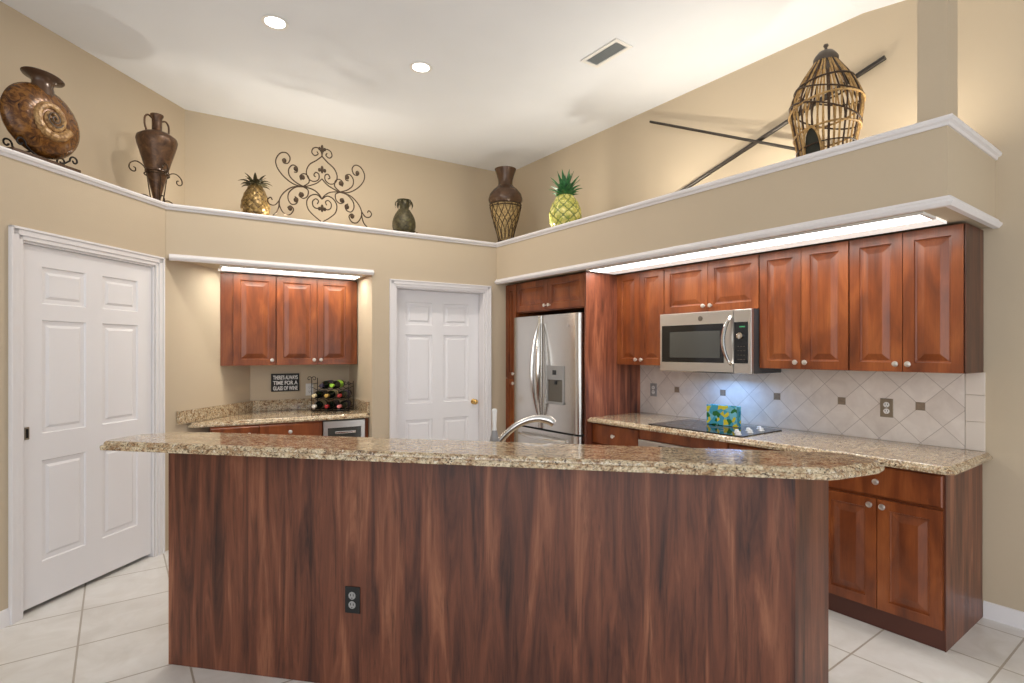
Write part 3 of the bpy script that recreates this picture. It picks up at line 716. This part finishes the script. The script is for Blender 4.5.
# ------------------------------------------------------------ island
IL = 2.721
t = thing('kitchen_island', 'large angled island base clad in walnut wood panels', 'island', (*atI(0), 0), A_I)
def toI(p): d_ = Vector(p) - Vector((.2027, 3.009)); return (d_.dot(Vector((.680, -.733))), d_.dot(Vector((.733, .680))))
e1 = toI((2.325, 1.015))
MB().prism([(0, .0), (IL, 0), (IL, .022), (0, .022)], .001, 1.029).build('front_panel', 'lam', t)
MB().prism([(IL + .001, .001), (e1[0], e1[1]), (e1[0] - .016, e1[1] + .014), (IL + .001 - .02, .023)], .001, 1.029).build('end_panel', 'lam', t)
MB().prism([(0.002, .023), (IL - .03, .023), (e1[0] - .03, e1[1] - .0), (e1[0] - .06, .25), (0.002, .25)], .001, 1.0285).build('knee_wall', 'lam', t)
MB().box(.15, 2.2, .251, .82, .1, .873).build('sink_cabinets', 'cherry', t, bevel=.002)
MB().box(.15, 2.2, .251, .76, .001, .0995).build('toe_kick', 'toe', t)
counter('countertop', [(.13, .253), (2.22, .253), (2.22, .86), (.13, .86)], .875, 'lower granite sink counter behind the raised bar', loc=(*atI(0), 0), rz=A_I)
# raised bar top
fr_ = -.188; bk_ = .17
E0 = toI((1.945, .79)); E1 = toI((2.27, .79)); 
poly = [(-.19, fr_ + .012), (-.175, fr_)] + [(E0[0] - .035, fr_), (E0[0], fr_ + .018)] + [toI((2.20, .79)), toI((2.275, .80)), toI((2.30, .84)), toI((2.315, .92)), (toI((2.315, .92))[0] - .06, bk_ + .0)] + [(.12, bk_), (-.08, bk_ - .03), (-.20, .03), (-.205, fr_ + .05)]
OG2 = [(-.008, 0), (-.002, .002), (0, .007), (0, .017), (-.003, .021), (-.013, .0235), (-.014, .030), (-.018, .036), (-.024, .040)]
o = counter('bar_top', poly, 1.03, 'raised speckled granite bar top on the island', prof=OG2, loc=(*atI(0), 0), rz=A_I)
# black outlet on the island
outlet('black outlet plate low on the island front', atI(0), A_I, toI((.838, 2.323))[0], .385, 'black', 'grey', y=-.0005)
# faucet
fp = atI(1.44, .46)
t = thing('faucet', 'brushed nickel arched kitchen faucet behind the raised bar', 'faucet', (*fp, .9165), A_I + R(3))
MB().lathe([(.034, 0), (.034, .006), (.026, .012), (.022, .03)], seg=20).build('base', 'nickel', t, smooth=True)
ctrl = [(0, 0, .025), (.02, 0, .06), (.05, 0, .10), (.09, 0, .145), (.14, 0, .185), (.20, 0, .212), (.255, 0, .220), (.30, 0, .216)]
def crom(P, n=6):
    P = [Vector(p) for p in P]; out = []
    for i in range(len(P) - 1):
        a, b_, c_, d_ = P[max(0, i - 1)], P[i], P[i + 1], P[min(len(P) - 1, i + 2)]
        for k in range(n):
            u = k / n; out.append(.5 * ((2 * b_) + (c_ - a) * u + (2 * a - 5 * b_ + 4 * c_ - d_) * u * u + (3 * b_ - a - 3 * c_ + d_) * u ** 3))
    return out + [P[-1]]
MB().tube(crom(ctrl), lambda u: .0185 - .002 * math.sin(PI * u), 14).build('spout', 'steel', t, smooth=True)
MB().tube(crom([(.255, 0, .2195), (.295, 0, .212), (.322, 0, .194)]), lambda u: .019 + .003 * math.sin(PI * u), 14).build('spray_head', 'steel', t, smooth=True)
MB().tube([(.022, .0, .035), (.05, -.02, .055), (.085, -.045, .07)], lambda u: .008 - .002 * u, 10).build('handle', 'nickel', t, smooth=True)
t = thing('dish_brush', 'slender white handled dish brush upright beside the faucet', 'brush', (*atI(1.50, .30), .9165), A_I)
MB().lathe([(.026, 0), (.026, .10), (.024, .104)], seg=16).build('grey_base', 'cap', t, smooth=True)
MB().lathe([(.0265, 0), (.0265, .018)], cz=.105, seg=16).build('dark_band', 'black', t, smooth=True)
MB().lathe([(.025, 0), (.018, .03), (.012, .055)], cz=.124, seg=16).build('clear_neck', 'grey', t, smooth=True)
MB().lathe([(.0115, 0), (.010, .02), (.012, .08), (.013, .095), (.008, .102)], cz=.18, seg=14).build('white_handle', 'white', t, smooth=True)

# ------------------------------------------------------------ things on the plant ledge
Z0 = ZL + .001
# ammonite vase and stand
sp_ = atL(-.815, .10)
st = thing('vase_stand', 'dark wooden display stand with iron scrolls under the shell vase', 'stand', (*sp_, Z0), A_L)
MB().prism([(-.23, -.06), (.23, -.06), (.23, .06), (-.23, .06)], 0, .012).prism([(-.20, -.05), (.20, -.05), (.20, .05), (-.20, .05)], .012, .05).build('base', 'dkbrown', st, bevel=.004)
q = MB()
for s_ in (-1, 1):
    for y in (-.045, .045):
        pts = [(s_ * .07, y, .05), (s_ * .10, y, .06), (s_ * .13, y, .085)] + [(x, y, z) for x, _, z in spiral(s_ * .158, .092, .028, .008, 180 if s_ > 0 else 0, -180 if s_ > 0 else 360, 18)]
        q.tube(pts, .0055, 6)
q.tube([(-.10, -.045, .06), (-.10, .045, .06)], .005, 6); q.tube([(.10, -.045, .06), (.10, .045, .06)], .005, 6)
q.build('scrolls', 'ironblack', st, smooth=True)
va = thing('shell_vase', 'large amber ammonite shell shaped vase with dark flared mouth', 'vase', (*sp_, Z0), A_L)
zc = .272; Rb = .208
prof = [(.002, -.075), (.06, -.074), (.12, -.066), (.165, -.05), (.195, -.025), (Rb, 0), (.195, .025), (.165, .05), (.12, .066), (.06, .074), (.002, .075)]
mb = MB(); mb.lathe([(r_, z) for r_, z in prof], 0, 0, zc, 48, 'y', sx=1.10, sy=1.0, cap=False)
# ribs radiating over the outer whorl
for i, v in enumerate(mb.v):
    x, y, z = v; a = math.atan2(z - zc, x); r_ = math.hypot(x, z - zc)
    mb.v[i] = (x, y * (1 + .05 * math.sin(a * 24) * min(1, r_ / .15)), z)
mb.build('body', 'shell', va, smooth=True, angle=80)
def ammo(side):
    mb = MB(); pts = []; n = 150
    for i in range(n + 1):
        u = i / n; a = R(-20 - 900 * (1 - u)) ; r_ = .006 + .098 * u ** 1.15
        pts.append(Vector((.0 + r_ * math.cos(a), side * (-.066 - .013 * (1 - u)), zc + .01 + r_ * math.sin(a))))
    return mb.tube(pts, lambda u: (.004 + .024 * u ** 1.2) * (1 + .06 * math.sin(u * 190)), 10)
ammo(1).build('spiral', 'shellin', va, smooth=True)
mb = MB(); n = 60; pts = []
for i in range(n + 1):
    u = i / n; a = R(-20 - 720 * (1 - u)); r_ = .004 + .045 * u
    pts.append((.0 + r_ * math.cos(a), -.094, zc + .01 + r_ * math.sin(a)))
mb.tube(pts, .0035, 6).build('spiral_groove', 'cap', va, smooth=True)
mb = MB(); mb.mt = Matrix.Translation((.0, 0, zc + .180)) @ Matrix.Rotation(R(4), 4, 'Y')
mb.lathe([(.072, -.03), (.062, .01), (.055, .035), (.058, .055), (.080, .072), (.106, .080), (.110, .085), (.106, .089), (.06, .082), (.044, .06), (.04, .02)], seg=32, sy=.8)
mb.build('neck', 'dkbrown', va, smooth=True, angle=60)
# amphora and its wire stand
ap = Vector((.259, 4.959))
am = thing('amphora', 'tapered brown metal amphora with two loop handles', 'vase', (*ap, Z0), A_L + R(-10))
H = .725
prof = [(.012, .05), (.028, .055), (.03, .07), (.024, .085), (.03, .11), (.05, .20), (.075, .30), (.10, .39), (.13, .49), (.138, .53), (.132, .555), (.09, .585), (.04, .60), (.034, .61), (.034, .70), (.045, .72), (.045, .73), (.034, .73), (.028, .70), (.026, .62)]
MB().lathe(prof, seg=36).build('body', 'bronze', am, smooth=True, angle=50)
MB().lathe([(.0735, .285), (.0795, .29), (.0795, .30), (.078, .305)], seg=36, cap=False).build('band', 'dkbrown', am, smooth=True)
for s_ in (-1, 1):
    MB().tube(crom([(s_ * .034, 0, .69), (s_ * .07, 0, .705), (s_ * .095, 0, .68), (s_ * .098, 0, .63), (s_ * .085, 0, .585)]), .007, 8).build('handle', 'bronze', am, smooth=True)
ws = thing('amphora_stand', 'curled wrought iron stand holding the brown amphora', 'stand', (*ap, Z0), A_L + R(-10))
q = MB()
q.tube([(.082 * math.cos(a * PI / 12), .082 * math.sin(a * PI / 12), .27) for a in range(24)], .005, 6, closed=True); q.build('ring', 'iron', ws, smooth=True); q = MB()
q.tube([(.045 * math.cos(a * PI / 12), .045 * math.sin(a * PI / 12), .05) for a in range(24)], .005, 6, closed=True)
q.build('ring', 'iron', ws, smooth=True)
for k in range(3):
    a = R(0 + 120 * k) if k != 1 else R(120)
    mb = MB(); mb.mt = Matrix.Rotation([R(0), R(180), R(250)][k], 4, 'Z')
    pts = [(.045, 0, .05), (.065, 0, .16), (.082, 0, .27)] + crom([(.082, 0, .27), (.11, 0, .31), (.16, 0, .325), (.205, 0, .30), (.215, 0, .265), (.195, 0, .245), (.17, 0, .25), (.168, 0, .272), (.182, 0, .277)])[1:]
    mb.tube(pts, .0045, 6)
    mb.tube(crom([(.05, 0, .08), (.09, 0, .095), (.13, 0, .085), (.155, 0, .05), (.15, 0, .018), (.125, 0, .006), (.108, 0, .02), (.118, 0, .035)]), .0045, 6)
    mb.build('leg', 'iron', ws, smooth=True)
def leaves(mb, n, r0, z0, L, wid, tilt, curl, phase=0, zrot=0):
    for k in range(n):
        a = 2 * PI * k / n + phase; rows = 7; vs = []; ca, sa = math.cos(a), math.sin(a)
        for j in range(rows):
            u = j / (rows - 1); th_ = tilt + curl * u
            rr = r0 + L * u * math.sin(th_); zz = z0 + L * u * math.cos(th_); w_ = wid * (1 - u) ** .6 * (.65 + .9 * u * (1 - u) * 2) + .0006
            for s_, dz in ((-1, .15), (0, -.12), (1, .15)):
                x = rr; y = s_ * w_; vs.append((x * ca - y * sa, x * sa + y * ca, zz + dz * w_))
            for s_, dz in ((1, .15), (0, -.32), (-1, .15)):
                x = rr + .0012; y = s_ * w_ * .98; vs.append((x * ca - y * sa, x * sa + y * ca, zz + dz * w_ - .0015))
        fs = [(j * 6 + i, j * 6 + (i + 1) % 6, (j + 1) * 6 + (i + 1) % 6, (j + 1) * 6 + i) for j in range(rows - 1) for i in range(6)]
        fs += [tuple(range(6))[::-1], tuple(range((rows - 1) * 6, rows * 6))]
        mb.add(vs, fs)
    return mb
def pineapple_body(r, h, z0, amp, nd, pear=0, seg=120, rows=64):
    vs = []; fs = []; G = []
    for j in range(rows + 1):
        v = j / rows; zz = z0 + h * v
        base_r = r * (math.sin(PI * (.17 + .72 * v))) ** .75 * (1 - pear * .38 * max(0, v - .35) ** 1.0)
        for i in range(seg):
            a = 2 * PI * i / seg
            u1 = (a / (2 * PI) * nd + v * nd * h / (2 * PI * r) * 1.1) % 1; u2 = (a / (2 * PI) * nd - v * nd * h / (2 * PI * r) * 1.1) % 1
            d_ = min(min(u1, 1 - u1), min(u2, 1 - u2)) * 2
            rr = base_r + amp * (d_ ** .6); G.append(d_)
            vs.append((rr * math.cos(a), rr * math.sin(a), zz))
    fs = [(j * seg + i, j * seg + (i + 1) % seg, (j + 1) * seg + (i + 1) % seg, (j + 1) * seg + i) for j in range(rows) for i in range(seg)]
    fs += [tuple(range(seg))[::-1], tuple(range(rows * seg, (rows + 1) * seg))]
    m_ = MB().add(vs, fs); m_.groove = G; return m_
def grooved(m_, mat, t, gm='groove', th_=.27):
    o = m_.build('body', mat, t, smooth=True, angle=80); o.data.materials.append(M[gm])
    for p_ in o.data.polygons:
        if len(p_.vertices) == 4 and max(m_.groove[v] for v in p_.vertices) < th_: p_.material_index = 1
    return o
pp = Vector(tuple(isect(Vector((0, 0)), Vector((.590 + .807 * (255.5 - 512) / 543, .807 - .590 * (255.5 - 512) / 543)), atB(0, .24), DB)))
t = thing('pineapple_figurine', 'antique gold pineapple with curling leaves left of the iron scroll', 'figurine', (*pp, Z0), 0)
grooved(pineapple_body(.112, .31, 0, .006, 10, pear=1), 'pinebrown', t, 'dkbrown', .2)
q = leaves(MB(), 8, .03, .30, .105, .022, .5, .9); leaves(q, 6, .02, .30, .11, .02, .2, .5, .3); leaves(q, 8, .038, .29, .08, .022, .8, .8, .15)
q.build('leaves', 'pinedark', t, smooth=True)
pp = Vector(tuple(isect(Vector((0, 0)), Vector((.590 + .807 * (404 - 512) / 543, .807 - .590 * (404 - 512) / 543)), atB(0, .22), DB)))
t = thing('pineapple_jar', 'small dark bronze pineapple jar with drooping leaf rim', 'jar', (*pp, Z0), 0)
pineapple_body(.108, .27, 0, .003, 14).build('body', 'pinedark', t, smooth=True, angle=80)
MB().lathe([(.05, .255), (.042, .28), (.042, .32), (.062, .355), (.066, .36), (.058, .362), (.036, .33), (.034, .30)], seg=24).build('neck', 'pinedark', t, smooth=True)
q = leaves(MB(), 10, .045, .352, .075, .02, 1.3, 1.4); q.build('leaf_rim', 'pinedark', t, smooth=True)
q = leaves(MB(), 12, .096, .03, .045, .026, .35, .6); q.build('base_leaves', 'pinedark', t, smooth=True)
# wrought iron wall scroll
sc0 = Vector(tuple(isect(Vector((0, 0)), Vector((.590 + .807 * (322 - 512) / 543, .807 - .590 * (322 - 512) / 543)), atB(0, .09), DB)))
t = thing('iron_scrollwork', 'symmetrical wrought iron scrollwork standing on the plant ledge', 'scrollwork', (*sc0, Z0), A_B)
KX, KZ = .00170, .00186
def sp2(P):   # outline points of the left half, measured about the axis
    return [((x - 475) * KX, 0, (480 - (y - .13 * (x - 475))) * KZ + .012) for x, y in P]
halves = [
 [(475, 168), (448, 188), (415, 208), (400, 240), (410, 272), (435, 285), (458, 275), (460, 252), (445, 243), (436, 256), (445, 264)],
 [(475, 172), (472, 150), (455, 130), (433, 133), (426, 152), (440, 166), (456, 158), (450, 147)],
 [(475, 272), (450, 292), (415, 304), (385, 308), (340, 298), (295, 265), (265, 225), (260, 190), (280, 162), (308, 160), (324, 182), (315, 205), (296, 205), (290, 192)],
 [(385, 308), (350, 290), (322, 262), (318, 232), (335, 213), (356, 222), (356, 243), (342, 244)],
 [(385, 308), (412, 290), (408, 262), (388, 250), (370, 262), (376, 280)],
 [(475, 366), (462, 345), (432, 322), (385, 310), (335, 312), (295, 338), (275, 372), (280, 405), (300, 432), (325, 434), (340, 412), (326, 396), (312, 404)],
 [(385, 310), (350, 312), (320, 335), (315, 365), (330, 388), (352, 386), (360, 366), (345, 354)],
 [(385, 310), (408, 325), (405, 352), (385, 362), (366, 350), (372, 334)],
 [(275, 372), (255, 392), (232, 388), (222, 370), (236, 358), (244, 370)],
 [(275, 376), (272, 402), (262, 425), (246, 438)],
 [(475, 366), (450, 345), (420, 350), (402, 375), (408, 410), (435, 440), (470, 468)],
 [(475, 400), (466, 404), (448, 408), (432, 396), (430, 375), (445, 364), (458, 374), (452, 388)],
]
q = MB()
for hlf in halves:
    P = crom(sp2(hlf), 5); q.tube(P, .0052, 6); q.tube([(-p[0], p[1], p[2]) for p in P], .0052, 6)
q.build('scrolls', 'iron', t, smooth=True)
q = MB()
for (x, y) in ((297, 195), (350, 230), (383, 268), (378, 346), (350, 370), (324, 408)):
    (u, _, w_), = sp2([(x, y)])
    for s_ in (-1, 1): q.ball((s_ * u, -.004, w_), .018, 1, .4, 1.15)
for (x, y, k) in ((475, 132, .9), (475, 230, 1), (475, 408, 1)):
    (u, _, w_), = sp2([(x, y)])
    q.ball((0, -.004, w_), .017 * k, .8, .45, 2.0); q.ball((-.022, -.004, w_ - .006), .014 * k, .9, .45, 1.2); q.ball((.022, -.004, w_ - .006), .014 * k, .9, .45, 1.2)
q.build('iron_leaves', 'iron', t, smooth=True)
# tall corner vase
t = thing('urn', 'tall brown urn with flared neck and cream wicker lower half', 'vase', (3.40, 4.77, Z0), 0)
HV = .915
MB().lathe([(.165, .50), (.182, .535), (.184, .56), (.17, .61), (.13, .66), (.088, .695), (.076, .72), (.078, .76), (.094, .82), (.112, .868), (.116, .882), (.106, .884), (.09, .87), (.066, .77), (.064, .72)], seg=40).build('glazed_top', 'dkbrown', t, smooth=True, angle=60)
lp = [(.085, .0), (.102, .012), (.104, .04), (.078, .09), (.075, .12), (.10, .22), (.135, .34), (.158, .44), (.166, .485), (.164, .50)]
MB().lathe(lp, seg=40).build('lower_body', 'basket', t, smooth=True)
q = MB(); NN = 14
def rad(z):
    for (r0, z0_), (r1, z1_) in zip(lp, lp[1:]):
        if z0_ <= z <= z1_: return r0 + (r1 - r0) * (z - z0_) / max(1e-6, z1_ - z0_)
    return lp[-1][0]
for k in range(NN):
    for s_ in (-1, 1):
        pts = []
        for j in range(19):
            z = .03 + .455 * j / 18; a = 2 * PI * k / NN + s_ * .42 * math.sin(PI * 1.5 * j / 18); r_ = rad(z) + .004; pts.append((r_ * math.cos(a), r_ * math.sin(a), z))
        q.tube(pts, .0038, 5)
for z in (.02, .10, .47, .495): q.tube([((rad(z) + .005) * math.cos(2 * PI * i / 30), (rad(z) + .005) * math.sin(2 * PI * i / 30), z) for i in range(30)], .006, 6, closed=True)
q.build('wire_cage', 'iron', t, smooth=True)
# green glazed pineapple
t = thing('pineapple_figurine', 'large yellow and green glazed pineapple with green leaf crown', 'figurine', (3.32, 3.715, Z0), 0)
grooved(pineapple_body(.142, .34, 0, .009, 9), 'pineyellow', t)
q = leaves(MB(), 7, .022, .335, .235, .026, .04, .2); leaves(q, 8, .028, .335, .20, .028, .2, .4, .35); leaves(q, 9, .034, .335, .145, .028, .42, .6, .1); leaves(q, 9, .038, .33, .095, .026, .7, .5, .3)
q.build('leaf_crown', 'leaf', t, smooth=True)
# birdcage
cg = thing('birdcage', 'domed rattan birdcage with arched opening and grey finial cap', 'birdcage', (3.36, 1.482, Z0), R(176))
cp_ = [(.135, .0), (.142, .05), (.158, .15), (.176, .25), (.188, .33), (.182, .39), (.155, .46), (.115, .53), (.078, .585), (.054, .62)]
def crad(z):
    for (r0, z0_), (r1, z1_) in zip(cp_, cp_[1:]):
        if z0_ <= z <= z1_: return r0 + (r1 - r0) * (z - z0_) / (z1_ - z0_)
    return cp_[-1][0]
nb_ = 38; door_a = 2 * PI * 0.09
for k in range(nb_):
    a = 2 * PI * (k + .5) / nb_; da = (a + PI) % (2 * PI) - PI
    zlo = 0
    if abs(da - .0) < .36: zlo = .03 + .17 * math.sqrt(max(0, 1 - (da / .36) ** 2)) if True else 0
    zz = [zlo + (.615 - zlo) * j / 14 for j in range(15)]
    MB().tube([(crad(z) * math.cos(a), crad(z) * math.sin(a), z) for z in zz], .0052, 5).build('bar', 'rattan' if k % 3 else 'rattandark', cg, smooth=True)
def hoop(z0_, tilt, ph, mat, r=.006):
    pts = []
    for i in range(48):
        a = 2 * PI * i / 48; z = z0_ + tilt * math.sin(a + ph); rr = crad(z) + .006; pts.append((rr * math.cos(a), rr * math.sin(a), z))
    MB().tube(pts, r, 6, closed=True).build('hoop', mat, cg, smooth=True)
hoop(.335, .035, .4, 'rattan'); hoop(.19, .02, .2, 'rattan'); hoop(.008, 0, 0, 'rattan', .008); hoop(.47, .02, 0, 'rattandark'); hoop(.30, .07, 2.6, 'rattandark', .005); hoop(.42, .05, 2.9, 'rattandark', .005); hoop(.10, .012, .2, 'rattandark', .004)
MB().lathe([(.06, .605), (.066, .615), (.066, .635), (.058, .65), (.04, .672), (.018, .682), (.008, .688), (.008, .700), (.014, .708), (.012, .718), (.004, .722)], seg=24).build('finial_cap', 'cap', cg, smooth=True)
pts = []
for i in range(25):
    u = -1 + 2 * i / 24; a = .36 * u; z = .015 + .185 * math.sqrt(max(0, 1 - u * u)); rr = crad(z) + .006; pts.append((rr * math.cos(a), rr * math.sin(a), z))
MB().tube(pts, .007, 6).build('door_arch', 'rattan', cg, smooth=True)
vs = []; n = 16
for i in range(n + 1):
    u = -1 + 2 * i / n; a = .34 * u; z = .015 + .178 * math.sqrt(max(0, 1 - u * u))
    for zz in (.012, z):
        for dr_ in (-.008, -.004): rr = crad(zz) + dr_; vs.append((rr * math.cos(a), rr * math.sin(a), zz))
fs = [(4 * i + 1, 4 * i + 5, 4 * i + 7, 4 * i + 3) for i in range(n)] + [(4 * i, 4 * i + 2, 4 * i + 6, 4 * i + 4) for i in range(n)] + [(4 * i + 2, 4 * i + 3, 4 * i + 7, 4 * i + 6) for i in range(n)]
MB().add(vs, fs).build('door_panel', plain('dark_green_mesh', c(48, 48, 38), .8), cg)
MB().lathe([(.13, .0), (.13, .006)], seg=32).build('floor_disc', 'rattan', cg)
# crossed poles leaning on the upper wall
def pole(label, p, q_, r=.011):
    o = MB().tube([p, tuple(Vector(p).lerp(Vector(q_), .5)), q_], r, 12).build('pole', 'pole', smooth=True); tag(o, label, 'pole', None); return o
pole('dark wooden pole slanting gently down towards the birdcage', (3.84, 3.17, 3.508), (3.79, 1.72, 2.79))
pole('thicker dark pole leaning steeply up behind the birdcage', (3.80, 3.55, Z0 + .018), (3.855, 1.352, 3.291), .016)

# ledge uplights hidden behind the lip: small round accent lamps
def uplight(label, x, y, energy, col=(1, .93, .80), ang=75):
    t = thing('accent_lamp', label, 'lamp', (x, y, Z0), 0, 'round accent lamps along the plant ledge')
    MB().lathe([(.036, 0), (.04, .004), (.04, .018), (.034, .02), (.034, .014)], seg=20, cap=True).build('housing', 'white', t, smooth=True)
    MB().lathe([(.032, .0145), (.032, .0165)], seg=20).build('lens', emit('accent_lens', (1, .88, .7, 1), 5), t)
    area_light('lamp_light', (0, 0, .024), .06, energy, col, (R(180), 0, 0), t, disk=True)
p = atB(.22, .50); uplight('small accent lamp in the left bend of the ledge', p.x, p.y, 2.2)
p = atB(.82, .12); uplight('small accent lamp between the gold pineapple and the scrollwork', p.x, p.y, 2.2)
p = atB(1.45, .45); uplight('small accent lamp behind the iron scrollwork', p.x, p.y, 4)
p = atB(2.55, .32); uplight('small accent lamp on the ledge left of the tall urn', p.x, p.y, 1.0)
uplight('small accent lamp beside the green pineapple', 3.19, 3.90, 3.0)
uplight('small accent lamp midway along the right ledge', 3.45, 2.75, 6)
uplight('small accent lamp beside the birdcage', 3.50, 1.95, 6)
uplight('small accent lamp at the right end of the ledge', 3.55, 1.15, 4)

# ------------------------------------------------------------ ceiling fittings
def can(label, x, y, en):
    t = thing('recessed_light', label, 'ceiling light', (x, y, ZC), 0)
    MB().lathe([(.062, -.001), (.078, -.001), (.085, -.004), (.083, -.008), (.064, -.006)], seg=36, cap=False).build('trim_ring', 'light_frame', t, smooth=True)
    MB().lathe([(.061, -.004), (.061, -.001)], seg=32).build('lens', 'light_can', t)
    area_light('downlight', (0, 0, -.015), .12, en, (1, .93, .84), (0, 0, 0), t, disk=True)
can('left recessed ceiling light nearest the shell vase', .852, 3.814, 16)
can('smaller looking recessed ceiling light at the centre of the ceiling', 1.887, 3.76, 16)
t = thing('air_vent', 'rectangular slatted air vent in the white ceiling', 'vent', (2.888, 2.79, ZC), 0)
vw, vh = .085, .18
q = MB(); z0_, z1_ = -.009, -.0008
q.box(-vw, vw, -vh, -vh + .028, z0_, z1_); q.box(-vw, vw, vh - .028, vh, z0_, z1_); q.box(-vw, -vw + .028, -vh + .028, vh - .028, z0_, z1_); q.box(vw - .028, vw, -vh + .028, vh - .028, z0_, z1_)
q.build('frame', 'light_frame', t, bevel=.002)
MB().box(-vw + .028, vw - .028, -vh + .028, vh - .028, -.002, -.001).build('backing', 'ventdark', t)
for i in range(7):
    x = -vw + .036 + i * .0165
    q = MB(); q.add([(x - .006, -vh + .03, -.0078), (x - .006, vh - .03, -.0078), (x + .004, vh - .03, -.0025), (x + .004, -vh + .03, -.0025), (x - .0045, -vh + .03, -.0082), (x - .0045, vh - .03, -.0082), (x + .0055, vh - .03, -.0029), (x + .0055, -vh + .03, -.0029)],
        [(0, 1, 2, 3), (7, 6, 5, 4), (0, 3, 7, 4), (1, 5, 6, 2), (0, 4, 5, 1), (3, 2, 6, 7)]); q.build('slat', 'vent', t)
